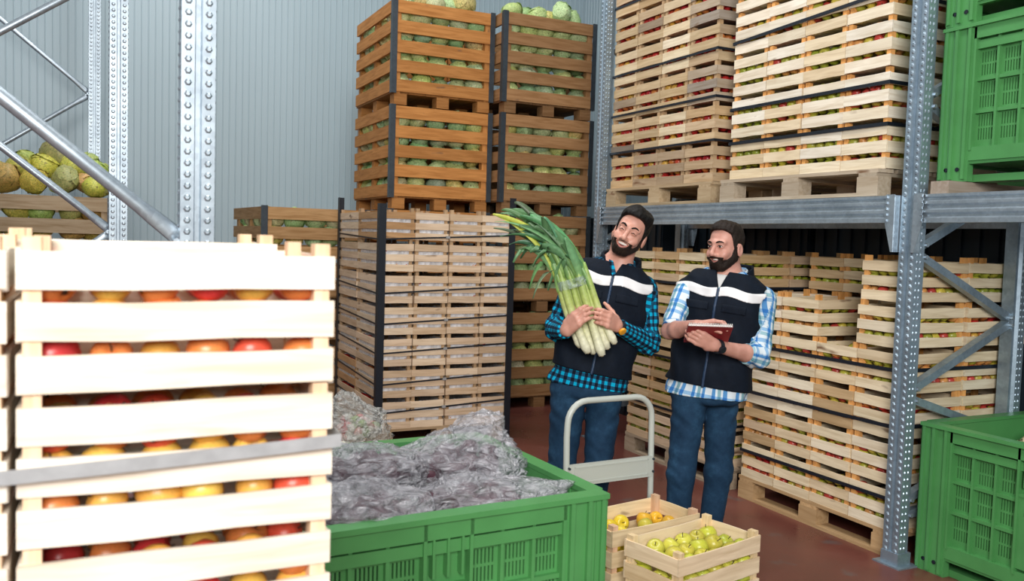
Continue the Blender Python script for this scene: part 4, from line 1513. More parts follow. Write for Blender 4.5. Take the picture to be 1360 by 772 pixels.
def skin_mat(name, col):
    m, nt, b = newmat(name)
    tc = N(nt, 'ShaderNodeTexCoord')
    nz = N(nt, 'ShaderNodeTexNoise', i={'Scale': 26.0, 'Detail': 4.0})
    nt.links.new(tc.outputs['Object'], nz.inputs['Vector'])
    r = ramp(nt, [(0.3, (0.88, 0.78, 0.74)), (0.7, (1.06, 1.0, 0.98))])
    nt.links.new(nz.outputs['Fac'], r.inputs['Fac'])
    nt.links.new(mixc(nt, 'MULTIPLY', col, r.outputs['Color']), b.inputs['Base Color'])
    b.inputs['Roughness'].default_value = 0.45
    b.inputs['Subsurface Weight'].default_value = 0.12
    b.inputs['Subsurface Radius'].default_value = (0.012, 0.005, 0.003)
    b.inputs['Subsurface Scale'].default_value = 0.6
    return m


def denim_mat(name, col):
    m, nt, b = newmat(name)
    tc = N(nt, 'ShaderNodeTexCoord')
    nz = N(nt, 'ShaderNodeTexNoise', i={'Scale': 7.0, 'Detail': 6.0, 'Roughness': 0.7})
    nt.links.new(tc.outputs['Object'], nz.inputs['Vector'])
    r = ramp(nt, [(0.3, (0.45, 0.5, 0.55)), (0.55, (1, 1, 1)), (0.75, (2.1, 2.0, 1.8))])
    nt.links.new(nz.outputs['Fac'], r.inputs['Fac'])
    nt.links.new(mixc(nt, 'MULTIPLY', col, r.outputs['Color']), b.inputs['Base Color'])
    b.inputs['Roughness'].default_value = 0.85
    b.inputs['Specular IOR Level'].default_value = 0.2
    n2 = N(nt, 'ShaderNodeTexNoise', i={'Scale': 300.0, 'Detail': 2.0})
    nt.links.new(tc.outputs['Object'], n2.inputs['Vector'])
    bp = N(nt, 'ShaderNodeBump', i={'Strength': 0.2, 'Distance': 0.002})
    nt.links.new(n2.outputs['Fac'], bp.inputs['Height'])
    nt.links.new(bp.outputs['Normal'], b.inputs['Normal'])
    return m


def hair_mat(name, col):
    m, nt, b = newmat(name)
    tc = N(nt, 'ShaderNodeTexCoord')
    vm_ = N(nt, 'ShaderNodeVectorMath', operation='MULTIPLY', i={1: (260, 90, 130)})
    nt.links.new(tc.outputs['Object'], vm_.inputs[0])
    nz = N(nt, 'ShaderNodeTexNoise', i={'Scale': 1.0, 'Detail': 3.0})
    nt.links.new(vm_.outputs[0], nz.inputs['Vector'])
    r = ramp(nt, [(0.3, (0.45, 0.45, 0.45)), (0.7, (1.35, 1.3, 1.25))])
    nt.links.new(nz.outputs['Fac'], r.inputs['Fac'])
    nt.links.new(mixc(nt, 'MULTIPLY', col, r.outputs['Color']), b.inputs['Base Color'])
    b.inputs['Roughness'].default_value = 0.55
    b.inputs['Specular IOR Level'].default_value = 0.22
    bp = N(nt, 'ShaderNodeBump', i={'Strength': 0.7, 'Distance': 0.004})
    nt.links.new(nz.outputs['Fac'], bp.inputs['Height'])
    nt.links.new(bp.outputs['Normal'], b.inputs['Normal'])
    return m


MT.update(
    skin=skin_mat('skin', (0.64, 0.35, 0.275)),
    skin2=skin_mat('skin_fair', (0.63, 0.345, 0.28)),
    hair1=hair_mat('black_hair', (0.007, 0.006, 0.006)),
    hair2=hair_mat('brown_hair', (0.020, 0.013, 0.010)),
    beard1=hair_mat('short_beard', (0.022, 0.013, 0.010)),
    teeth=simple('teeth', (0.85, 0.82, 0.76), 0.3),
    mouth=simple('mouth_inside', (0.25, 0.05, 0.05), 0.5),
    lip=simple('lip', (0.50, 0.20, 0.17), 0.45),
    eyewhite=simple('eye_white', (0.75, 0.74, 0.72), 0.3),
    iris=simple('iris', (0.02, 0.012, 0.008), 0.25),
    vest=simple('navy_vest_fabric', (0.0042, 0.0085, 0.018), 0.8, noise=0.25, nscale=40, bump=0.12, spec=0.2),
    reflect=simple('reflective_tape', (0.86, 0.86, 0.88), 0.35, noise=0.1, nscale=18),
    zip=simple('blue_zip', (0.012, 0.035, 0.085), 0.5),
    tee=simple('white_tee', (0.70, 0.70, 0.70), 0.85),
    shirt1=check_mat('cyan_black_gingham', 'gingham'),
    shirt2=check_mat('light_blue_plaid', 'plaid'),
    jeans=denim_mat('dark_blue_denim', (0.015, 0.048, 0.100)),
    shoe=simple('brown_leather', (0.05, 0.03, 0.02), 0.5),
    orange=simple('orange_plastic', (0.80, 0.36, 0.02), 0.4),
    redcover=simple('red_notebook_cover', (0.24, 0.018, 0.022), 0.5, noise=0.12, nscale=30),
    paper=simple('paper', (0.82, 0.82, 0.80), 0.8),
)


def ribbon_noise(P, amp, f):
    return amp * np.sin(P[2] * f + 2.1 * np.sin(P[0] * f * 0.55 + 1.3) + 1.7 * np.sin(P[1] * f * 0.5)) 


def hand(vol, wrist, d, n, curl, s_sign=1, thumb=None, spread=0.0, sc=1.0, flen=(0.95, 1.06, 1.0, 0.8), tcurl=None):
    """palm and five fingers; d = wrist to knuckles, n = the way the palm faces, thumb on the +s side"""
    wrist, d, n = v3(wrist), nrm(d), v3(n)
    n = nrm(n - d * (n @ d))
    s = np.cross(d, n) * s_sign
    kn = []
    for i, o in enumerate((0.030, 0.010, -0.010, -0.029)):
        k_ = wrist + d * (0.088 - 0.004 * abs(i - 1)) * sc + s * o * sc
        kn.append(k_)
        vol.cap(wrist + s * o * 0.55 * sc + d * 0.005, k_, 0.0165 * sc, 0.0125 * sc, k=0.012)
    for i, k_ in enumerate(kn):
        c3 = curl[i] if isinstance(curl[0], (list, tuple)) else curl
        ang = 0.0
        p = k_ - n * 0.002
        dd = nrm(d + s * spread * (1.5 - i) * 0.5)
        for seg, (ln, r0, r1) in enumerate(((0.042, 0.0098, 0.0090), (0.027, 0.0090, 0.0082), (0.021, 0.0082, 0.0068))):
            ang += c3[seg]
            q = p + (dd * math.cos(ang) + n * math.sin(ang)) * ln * flen[i] * sc
            vol.cap(p, q, r0 * sc, r1 * sc, k=0.005)
            p = q
    tb = wrist + d * 0.025 * sc + s * 0.028 * sc + n * 0.006
    td = nrm(thumb) if thumb is not None else nrm(d * 0.6 + s * 0.6 + n * 0.35)
    t1 = tb + td * 0.042 * sc
    tn = nrm(tcurl) if tcurl is not None else nrm(td + d * 0.5 + n * 0.2)
    t2 = t1 + tn * 0.032 * sc
    t3 = t2 + nrm(tn + n * 0.15) * 0.024 * sc
    vol.cap(wrist + d * 0.012, tb, 0.018 * sc, 0.0155 * sc, k=0.014)
    vol.cap(tb, t1, 0.0145 * sc, 0.0115 * sc, k=0.01)
    vol.cap(t1, t2, 0.0112 * sc, 0.0100 * sc, k=0.005)
    vol.cap(t2, t3, 0.0100 * sc, 0.0078 * sc, k=0.005)


def make_person(label, loc, rz, J):
    root = thing('person', label, 'person', loc, rz)
    # ---- head frame
    H = v3(J['head'])
    ef = nrm(J['face'])
    eu = v3(J['headup'])
    eu = nrm(eu - ef * (eu @ ef))
    er = np.cross(eu, ef) * -1.0
    er = np.cross(ef, eu)
    B = [er, ef, eu]          # lateral, front, up
    def hp(a, b, c):
        return H + er * a + ef * b + eu * c
    def hq(P):
        q = [P[i] - H[i] for i in range(3)]
        return [q[0] * e_[0] + q[1] * e_[1] + q[2] * e_[2] for e_ in B]
    neckb = v3(J['neck'])
    # ---- torso frame
    U = nrm(J['up'])
    psi = J['yaw'] * D2R
    Fw = v3((-math.sin(psi), -math.cos(psi), 0))
    Fw = nrm(Fw - U * (Fw @ U))
    S = np.cross(Fw, U) * -1.0
    S = np.cross(U, Fw)
    if S[0] < 0:
        S = -S
    O = v3(J['pelvis'])
    kt = J['kt']
    keys = np.array([(-0.14, .168, .118), (-0.05, .178, .122), (0.05, .180, .122), (0.15, .174, .118), (0.30, .184, .126), (0.41, .194, .128), (0.48, .192, .118),
                     (0.525, .168, .102), (0.555, .128, .086), (0.58, .088, .072), (0.61, .062, .062)]) * np.array([kt, J['wide'], J['wide']])
    def tq(P):
        q = [P[i] - O[i] for i in range(3)]
        return [q[0] * e_[0] + q[1] * e_[1] + q[2] * e_[2] for e_ in (S, Fw, U)]
    def torso(P, inset=0.0, wr=0.0):
        s_, f_, t_ = tq(P)
        a = np.interp(t_, keys[:, 0], keys[:, 1]) - inset
        b = np.interp(t_, keys[:, 0], keys[:, 2]) - inset
        k_ = (np.abs(s_ / a) ** 2.5 + np.abs(f_ / b) ** 2.5) ** 0.4
        d = (k_ - 1) * np.minimum(a, b) * 0.9
        if wr:
            d = d + wr * np.sin(38 * t_ + 9 * s_ + 2 * np.sin(17 * s_ + 3)) + wr * 0.6 * np.sin(70 * s_ + 25 * t_)
        return d
    lo, hi = v3(J['lo']), v3(J['hi'])
    arms = J['arms']           # list of dict(sh, el, wr)
    # ---- skin
    vb = Vol(lo + v3((0, 0, 0.84)), hi, 0.0036)
    head_parts(vb, hp, B, J)
    vb.cap(hp(0, -0.022, -0.055), neckb, 0.054, 0.060, k=0.02)
    vb.add(lambda P: smax(torso(P, 0.03), -(P[2] - lo[2] - 0.9), 0.01), O - 0.4, O + v3((0.4, 0.4, 0.75)), 0.03)
    for A in arms:
        vb.cap(A['sh'], A['el'], 0.046, 0.039, k=0.03)
        el, wr = v3(A['el']), v3(A['wr'])
        m_ = el + (wr - el) * 0.3
        vb.cap(el, m_, 0.039, 0.042, k=0.015)
        vb.cap(m_, wr, 0.042, 0.0265, k=0.012)
        hand(vb, wr, **A['hand'])
    body = put('body', vb.mesh('body', J['skin_m']), root)
    # ---- hair, beard, brows, eyes, teeth
    R_ = hp(0, 0, 0)
    def headvol(h=0.0034):
        v = Vol(R_ - 0.19, R_ + 0.19, h)
        head_parts(v, hp, B, J, plain=True)
        return v
    v = headvol()
    P = v.grid()
    a, b, c = hq(P)
    hl = np.interp(b, J['hl_b'], J['hl_c'])
    th = J['hair_t'](a, b, c)
    fuzz = 0.0018 * np.sin(190 * a + 60 * c) * np.sin(150 * b + 40 * c)
    V0 = v.V.copy()
    v.V = smax(v.V - th + fuzz, (hl - c), 0.006).astype(np.float32)
    v.V = np.maximum(v.V, -(V0 + 0.004)).astype(np.float32)
    put('hair', v.mesh('hair', J['hair_m']), root)
    v = Vol(R_ - 0.19, R_ + 0.19, 0.0034)
    head_parts(v, hp, B, J)
    V0 = v.V.copy()
    bl = np.interp(b, J['bd_b'], J['bd_c'])
    lowb = np.interp(b, [-0.02, 0.02, 0.06, 0.09], [-0.055, -0.105, -0.135, -0.14])
    mouth = np.sqrt((a / (J['mw'] * 1.0)) ** 2 + ((c - J['mc'] - J['smile'] * (a * a)) / (J['mh'] * J['mv'])) ** 2) - 1
    reg = np.maximum(np.maximum(c - bl, lowb - c), -mouth * 0.012)
    reg = np.maximum(reg, np.abs(a) - 0.074)
    reg = np.maximum(reg, -0.012 - b)
    v.V = np.maximum(smax(V0 - J['beard_t'] - 0.5 * fuzz, reg, 0.004), -(V0 + 0.004)).astype(np.float32)
    put('beard', v.mesh('beard', J['beard_m']), root)
    for sg in (-1, 1):
        bw = MB().tube([hp(sg * 0.013, 0.0950, 0.0205), hp(sg * 0.021, 0.0955, 0.0235 + J['brow'] * .5), hp(sg * 0.030, 0.0925, 0.0255 + J['brow']), hp(sg * 0.040, 0.086, 0.0240 + J['brow']), hp(sg * 0.049, 0.078, 0.0185 + J['brow'])], [0.0028, 0.0042, 0.0042, 0.0034, 0.0016], 6)
        bw.build('eyebrow', J['hair_m'], root, smooth=True)
        if J['eyes'] == 'closed':
            MB().tube([hp(sg * 0.019, 0.0915, -0.001), hp(sg * 0.031, 0.0925, 0.0035), hp(sg * 0.044, 0.083, -0.002)], [0.0012, 0.0022, 0.0012], 6).build('eyelash', MT['hair1'], root, smooth=True)
        else:
            ev = MB()
            cc = hp(sg * 0.031, 0.0795, 0.001)
            rg_ = []
            for j in range(9):
                f_ = math.pi * (j + .03) / 8.06
                rg_.append([tuple(cc + er * 0.0135 * math.sin(f_) * math.cos(2 * math.pi * i / 12) + eu * 0.0058 * math.sin(f_) * math.sin(2 * math.pi * i / 12) + ef * 0.0125 * math.cos(f_)) for i in range(12)])
            eo = ev.loft(rg_).build('eye', MT['eyewhite'], root, smooth=True)
            ic = hp(sg * 0.031 + J['gaze'], 0.0905, 0.001)
            MB().loft([[tuple(ic + er * r_ * math.cos(2 * math.pi * i / 10) + eu * r_ * math.sin(2 * math.pi * i / 10) + ef * dz_) for i in range(10)] for r_, dz_ in ((0.0056, -0.003), (0.0056, 0.0005), (0.003, 0.0016), (0.0004, 0.0018))]).build('iris', MT['iris'], eo, smooth=True)
            MB().tube([hp(sg * 0.017, 0.0895, 0.003), hp(sg * 0.031, 0.0935, 0.0075), hp(sg * 0.046, 0.0825, 0.003)], [0.0012, 0.0022, 0.0012], 6).build('eyelash', MT['hair1'], root, smooth=True)
    # teeth: one curved band, mouth lining behind it
    mw, mc, mh = J['mw'] * 0.86, J['mc'], J['mh']
    tv = Vol(R_ - 0.15, R_ + 0.15, 0.0025)
    tv.ell(hp(0, 0.060, mc + mh * 0.25), (mw, 0.0305, mh * 0.62), B, k=0.001)
    put('teeth', tv.mesh('teeth', MT['teeth']), root)
    mv_ = Vol(R_ - 0.15, R_ + 0.15, 0.003)
    mv_.ell(hp(0, 0.052, mc), (J['mw'] * 1.05, 0.030, mh * 1.25), B, k=0.001)
    put('mouth_lining', mv_.mesh('mouth_lining', MT['mouth']), root)
    ml = []
    for k_ in range(9):
        u_ = (k_ / 8) * 2 - 1
        ml.append(hp(u_ * J['mw'] * 0.92, 0.088 - 0.022 * u_ * u_, mc - mh * 0.85 * (1 - u_ * u_) + J['smile'] * (u_ * J['mw']) ** 2))
    MB().tube([tuple(p) for p in ml], [0.002] + [0.0048] * 7 + [0.002], 6).build('lower_lip', MT['lip'], root, smooth=True)
    # ---- jeans and shoes
    jv = Vol(lo, v3((hi[0], hi[1], 1.02)), 0.0065)
    jv.add(lambda P: smax(smax(torso(P, 0.012), P[2] - 1.0, 0.01), O[2] - 0.04 - P[2], 0.05), O - 0.35, O + v3((0.35, 0.35, 0.2)), 0.02)
    for L_ in J['legs']:
        h_, kn_, an_ = v3(L_[0]), v3(L_[1]), v3(L_[2])
        lv = Vol(lo, v3((hi[0], hi[1], 1.02)), 0.0065)
        lv.cap(h_, kn_, J.get('thigh', 0.094), 0.068, k=0.0)
        lv.cap(kn_, an_, 0.068, 0.056, k=0.03)
        jv.V = smin(jv.V, lv.V, 0.012).astype(np.float32)
    Pj = jv.grid()
    fold = 0.0024 * np.sin(70 * (Pj[2] + 0.75 * Pj[0] + 0.5 * Pj[1]) + 3 * np.sin(21 * Pj[0] + 9 * Pj[2])) * np.exp(-((Pj[2] - 0.50) / 0.16) ** 2)
    fold = fold + 0.004 * np.sin(75 * (Pj[2] - 0.9 * np.abs(Pj[0] - O[0]))) * np.exp(-((Pj[2] - 0.76) / 0.07) ** 2) + 0.003 * np.sin(110 * Pj[2] + 40 * Pj[0]) * np.exp(-((Pj[2] - 0.12) / 0.08) ** 2)
    jv.V = (jv.V + fold).astype(np.float32)
    jv.V = np.maximum(jv.V, (0.055 - Pj[2])).astype(np.float32)
    jo = put('jeans', jv.mesh('jeans', MT['jeans']), root)
    for L_ in J['legs']:
        an_ = v3(L_[2])
        fd = nrm(L_[3])
        sv = Vol(an_ - 0.32 * v3((1, 1, 0)) - v3((0, 0, 0.15)), an_ + v3((0.32, 0.32, 0.09)), 0.007)
        base = v3((an_[0], an_[1], 0.0))
        sv.cap(base + v3((0, 0, 0.045)) - fd * 0.03, base + v3((0, 0, 0.038)) + fd * 0.15, 0.043, 0.040, k=0.02)
        sv.cap(base + v3((0, 0, 0.05)), an_ + v3((0, 0, 0.02)), 0.045, 0.042, k=0.03)
        Ps = sv.grid()
        sv.V = np.maximum(sv.V, 0.002 - Ps[2]).astype(np.float32)
        put('shoe', sv.mesh('shoe', MT['shoe']), root)
    # ---- shirt
    sv = Vol(lo + v3((0, 0, 0.78)), v3((hi[0], hi[1], O[2] + 0.78)), 0.0058)
    Ps = sv.grid()
    s_, f_, t_ = tq(Ps)
    tor = torso(Ps, 0.006, 0.003)
    flare = 0.008 * np.clip((0.08 - t_) / 0.12, 0, 1)
    tor = tor - flare + 0.006 * np.sin(16 * np.arctan2(f_, s_)) * np.clip((0.06 - t_) / 0.10, 0, 1)
    for L_ in J['legs']:
        tor = smin(tor, d_cap(Ps, L_[0], L_[1], J.get('thigh', 0.094) + 0.011, 0.079), 0.02)
    tor = smax(tor, J['hem'] + 0.012 * np.sin(7 * s_) - t_, 0.004)
    tor = smax(tor, t_ - 0.575 * kt, 0.004)
    vsh = np.maximum(np.abs(s_) - 0.012 - np.clip(t_ - J['sbot'], 0, 1) * 0.75, -f_)
    tor = np.maximum(tor, -np.where(t_ > J['sbot'], vsh, 1.0))
    neckhole = np.sqrt((s_ - 0.0) ** 2 + (f_ - 0.0) ** 2) - 0.066
    tor = np.maximum(tor, -np.where(t_ > 0.54 * kt, neckhole, 1.0))
    sv.V = np.minimum(sv.V, tor).astype(np.float32)
    segs = []
    for A in arms:
        sh, el, wr = v3(A['sh']), v3(A['el']), v3(A['wr'])
        sv.cap(sh, el, A.get('ur', 0.066), A.get('ur', 0.066) * 0.84, k=0.035)
        if A['sleeve'] == 'long':
            e2 = el + (wr - el) * 0.90
            sv.cap(el, e2, 0.056, 0.037, k=0.02)
            sv.cap(e2 - nrm(wr - el) * 0.02, e2 + nrm(wr - el) * 0.012, 0.039, 0.039, k=0.004)
        else:
            if A['cuff'] > 0:
                e2 = el + (wr - el) * A['cuff']
                sv.cap(el, e2, 0.056, 0.052, k=0.02)
        segs += [(sh, el), (el, wr)]
    for A in arms:
        el = v3(A['el'])
        S_ = sv.sl(el - 0.2, el + 0.2, 0.0)
        Pe = sv.grid(S_)
        r2 = (Pe[0] - el[0]) ** 2 + (Pe[1] - el[1]) ** 2 + (Pe[2] - el[2]) ** 2
        sv.V[S_] += (0.0055 * np.sin(85 * (Pe[2] + 0.55 * Pe[0] - 0.4 * Pe[1]) + 2 * np.sin(40 * Pe[0])) * np.exp(-r2 / 0.018)).astype(np.float32)
        # cut the sleeve end square
        wr = v3(A['wr'])
        ax_ = nrm(wr - el)
        frac = 0.90 if A['sleeve'] == 'long' else A['cuff']
        cutp = el + (wr - el) * frac + ax_ * 0.012
        if frac < 0:
            ax_ = nrm(el - v3(A['sh']))
            cutp = el + (el - v3(A['sh'])) * frac
            wr = el
        S_ = sv.sl(np.minimum(cutp, wr) - 0.06, np.maximum(cutp, wr) + 0.06, 0.0)
        Pe = sv.grid(S_)
        along = (Pe[0] - cutp[0]) * ax_[0] + (Pe[1] - cutp[1]) * ax_[1] + (Pe[2] - cutp[2]) * ax_[2]
        rad = np.sqrt(np.maximum((Pe[0] - cutp[0]) ** 2 + (Pe[1] - cutp[1]) ** 2 + (Pe[2] - cutp[2]) ** 2 - along ** 2, 0))
        cut = np.where(rad < 0.075, along, -1.0)
        sv.V[S_] = np.maximum(sv.V[S_], cut).astype(np.float32)
    def chk(pos):
        Pp = [pos[:, 0], pos[:, 1], pos[:, 2]]
        s0, f0, t0 = tq(Pp)
        best = torso(Pp, 0.0)
        out = np.stack([np.arctan2(s0, f0) * 0.165, t0, 0 * t0], 1)
        for (p, q) in segs:
            d = d_cap(Pp, p, q, 0.058, 0.05)
            ax_ = nrm(q - p)
            e1 = nrm(np.cross(ax_, (0.3, -0.9, 0.2)))
            e2_ = np.cross(ax_, e1)
            r_ = pos - p
            th_ = np.arctan2(r_ @ e1, r_ @ e2_)
            m_ = d < best
            out[m_] = np.stack([th_ * 0.055, r_ @ ax_, 0 * th_], 1)[m_]
            best = np.minimum(best, d)
        return out
    shirt = put('shirt', sv.mesh('shirt', J['shirt_m'], {'chk': chk}), root)
    # shirt collar: two leaning flaps around the neck
    def collar(name, mat, t0, t1, r0, r1, thick, opening, par, attr=False, fwd=0.0, h=0.0042):
        cvv = Vol(neckb - 0.2, neckb + 0.2, h)
        Pc = cvv.grid()
        s1, f1, t1_ = tq(Pc)
        nb = [neckb[i] - O[i] for i in range(3)]
        ns, nf = sum(nb[i] * S[i] for i in range(3)), sum(nb[i] * Fw[i] for i in range(3))
        ss, ff = s1 - ns, f1 - nf - fwd
        rr = np.interp(t1_, [t0, t1], [r0, r1])
        d = np.abs(np.sqrt(ss ** 2 + (ff * 0.95) ** 2) - rr) - thick
        top = t1 - np.clip(ff, -0.05, 0.1) * 0.28
        d = np.maximum(np.maximum(d, t0 - t1_), t1_ - top)
        gap = opening[0] + opening[1] * np.clip(t1_ - t0, 0, 1)
        d = np.maximum(d, np.where(ff > 0, gap - np.abs(ss), -1.0))
        cvv.V = d.astype(np.float32)
        return put(name, cvv.mesh(name, mat, {'chk': lambda pos: np.stack([pos[:, 0], pos[:, 2], pos[:, 1]], 1)} if attr else None), par)
    collar('shirt_collar', J['shirt_m'], 0.515 * kt, 0.585 * kt, 0.086, 0.070, 0.0045, (0.012, 0.45), shirt, True)
    # ---- vest
    vlo, vhi = np.minimum(O - v3((0.30, 0.26, 0)), v3((9, 9, 0.86))), O + v3((0.42, 0.26, 0.74))
    vv_ = Vol(vlo, vhi, 0.0040)
    Pv = vv_.grid()
    s_, f_, t_ = tq(Pv)
    vd = torso(Pv, -0.012, 0.0032)
    # arm holes and neck opening
    hem = J['vest_hem']
    vd = smax(vd, hem - t_, 0.006)
    vd = smax(vd, t_ - 0.565 * kt, 0.006)
    for A in arms:
        sh = v3(A['sh'])
        qs = sum((sh[i] - O[i]) * S[i] for i in range(3))
        qt = sum((sh[i] - O[i]) * U[i] for i in range(3))
        sgn = 1 if qs > 0 else -1
        hole = np.sqrt(((t_ - qt + 0.045) / 0.105) ** 2 + (f_ / 0.10) ** 2) - 1
        edge = (abs(qs) + 0.018) - sgn * s_ + 0.03 * np.clip(hole, -1, 1)
        vd = np.maximum(vd, -np.maximum(edge, hole * 0.08) if True else vd)
    vneck = np.maximum(np.abs(s_ - J['vshift']) - np.clip(t_ - J['vbot'], 0, 1) * J['vs'], -(f_ - 0.01))
    vd = np.maximum(vd, -np.where(t_ > J['vbot'], vneck, 1.0))
    vv_.V = vd.astype(np.float32)
    vest = put('vest', vv_.mesh('vest', MT['vest']), root)
    collar('vest_collar', MT['vest'], 0.50 * kt, 0.60 * kt, 0.118, 0.094, 0.0075, J['vcol'], vest, fwd=-0.004)
    # reflective band across the chest, zip, pocket flaps: thin layers riding on the vest
    def layer(name, mat, cond, out=0.004, par=vest):
        lv = Vol(vlo, vhi, 0.0040)
        lv.V = np.maximum(np.maximum(vd - out, -(vd + 0.004)), cond).astype(np.float32)
        return put(name, lv.mesh(name, mat), par)
    b0, b1 = J['band']
    mid = (b0 + b1) / 2
    layer('reflective_band', MT['reflect'], np.maximum(np.abs(t_ - mid - 0.008 * np.sin(s_ * 30)) - (b1 - b0) / 2, 0.006 - np.abs(s_ - J['vshift'])))
    layer('zip', MT['zip'], np.maximum(np.maximum(np.abs(s_ - J['vshift']) - 0.0065, -f_), t_ - J['vbot'] - 0.01), 0.0055)
    for sg in (-1, 1):
        fl_ = np.maximum(np.abs(s_ - sg * 0.092 - J['vshift'] * 0.5) - 0.058, np.abs(t_ - b0 + 0.052 + 0.0) - 0.020)
        layer('pocket_flap', MT['vest'], np.maximum(fl_, -f_), 0.0075)
        fp = O + S * (sg * 0.092 + J['vshift'] * 0.5) + U * (b0 - 0.055)
        # snap button
    if J.get('tee'):
        tvv = Vol(neckb - 0.16, neckb + 0.16, 0.006)
        Pt = tvv.grid()
        s1, f1, t1_ = tq(Pt)
        d = np.maximum(np.maximum(torso(Pt, 0.014), t1_ - 0.55 * kt), 0.40 * kt - t1_)
        tvv.V = d.astype(np.float32)
        put('tee_shirt', tvv.mesh('tee_shirt', MT['tee']), root)
    return root


def head_parts(v, hp, B, J, plain=False):
    """skull, face, nose, lips, ears blended into one surface"""
    v.ell(hp(0, -0.014, 0.034), (0.0755, 0.096, 0.083), B, k=0.02)
    v.ell(hp(0, 0.020, -0.030), (0.0640, 0.070, 0.086), B, k=0.025)
    v.ell(hp(0, 0.058, -0.099), (0.034, 0.030, 0.024), B, k=0.025)
    for sg in (-1, 1):
        v.cap(hp(sg * 0.054, 0.004, -0.060), hp(sg * 0.022, 0.055, -0.100), 0.0175, 0.0165, k=0.025)
        v.ell(hp(sg * 0.040, 0.062, -0.034), (0.0245, 0.0235, 0.021), B, k=0.018)
        v.cap(hp(sg * 0.006, 0.0840, 0.020), hp(sg * 0.046, 0.070, 0.021), 0.0125, 0.010, k=0.015)
    if plain:
        v.ell(hp(0, 0.085, -0.066), (0.030, 0.012, 0.024), B, k=0.012)
        return
    for sg in (-1, 1):
        v.ell(hp(sg * 0.031, 0.102, 0.000), (0.018, 0.014, 0.012), B, k=0.014, mode='sub')
        v.ell(hp(sg * 0.031, 0.0765, 0.000), (0.0160, 0.0135, 0.0115), B, k=0.006)
    v.cap(hp(0, 0.086, 0.012), hp(0, 0.111, -0.030), 0.0085, 0.0115, k=0.010)
    v.ell(hp(0, 0.112, -0.036), (0.0135, 0.0125, 0.0115), B, k=0.008)
    for sg in (-1, 1):
        v.ell(hp(sg * 0.0135, 0.098, -0.040), (0.0095, 0.0115, 0.0085), B, k=0.006)
    # muzzle, lips and the open smile
    v.ell(hp(0, 0.078, -0.066), (0.034, 0.019, 0.028), B, k=0.018)
    mw, mc, mh, sm = J['mw'], J['mc'], J['mh'], J['smile']
    v.ell(hp(0, 0.098, mc), (mw, 0.022, mh), B, k=0.004, mode='sub')
    for sg in (-1, 1):
        v.ell(hp(sg * mw * 0.72, 0.088, mc + sm * (mw * 0.72) ** 2), (mw * 0.34, 0.018, mh * 0.55), B, k=0.004, mode='sub')
        v.ell(hp(sg * 0.036, 0.074, -0.046), (0.017, 0.016, 0.015), B, k=0.015)
        # ears
        R = B
        v.ell(hp(sg * 0.0785, -0.014, -0.020), (0.0085, 0.021, 0.033), B, k=0.008)
        v.ell(hp(sg * 0.0870, -0.010, -0.016), (0.0050, 0.0115, 0.020), B, k=0.004, mode='sub')
    return


def watch(root, wr, ax, r, mat_case, facing):
    wr, ax = v3(wr), nrm(ax)
    e1 = nrm(v3(facing) - ax * (v3(facing) @ ax))
    e2_ = np.cross(ax, e1)
    rings = []
    for k in range(20):
        a_ = 2 * math.pi * k / 20
        rd = e1 * math.cos(a_) + e2_ * math.sin(a_)
        rings.append([tuple(wr + rd * rr + ax * hh) for rr, hh in ((r, -0.011), (r + 0.004, -0.011), (r + 0.004, 0.011), (r, 0.011))])
    rings.append(rings[0])
    o = MB().loft(rings, cap=False).build('watch_strap', MT['black'], root)
    c = wr + e1 * (r + 0.006)
    rg_ = []
    for rr, hh in ((0.019, -0.006), (0.019, 0.004), (0.014, 0.006)):
        rg_.append([tuple(c + (ax * math.cos(2 * math.pi * k / 14) + e2_ * math.sin(2 * math.pi * k / 14)) * rr + e1 * hh) for k in range(14)])
    MB().loft(rg_).build('watch_case', mat_case, o)
    return o


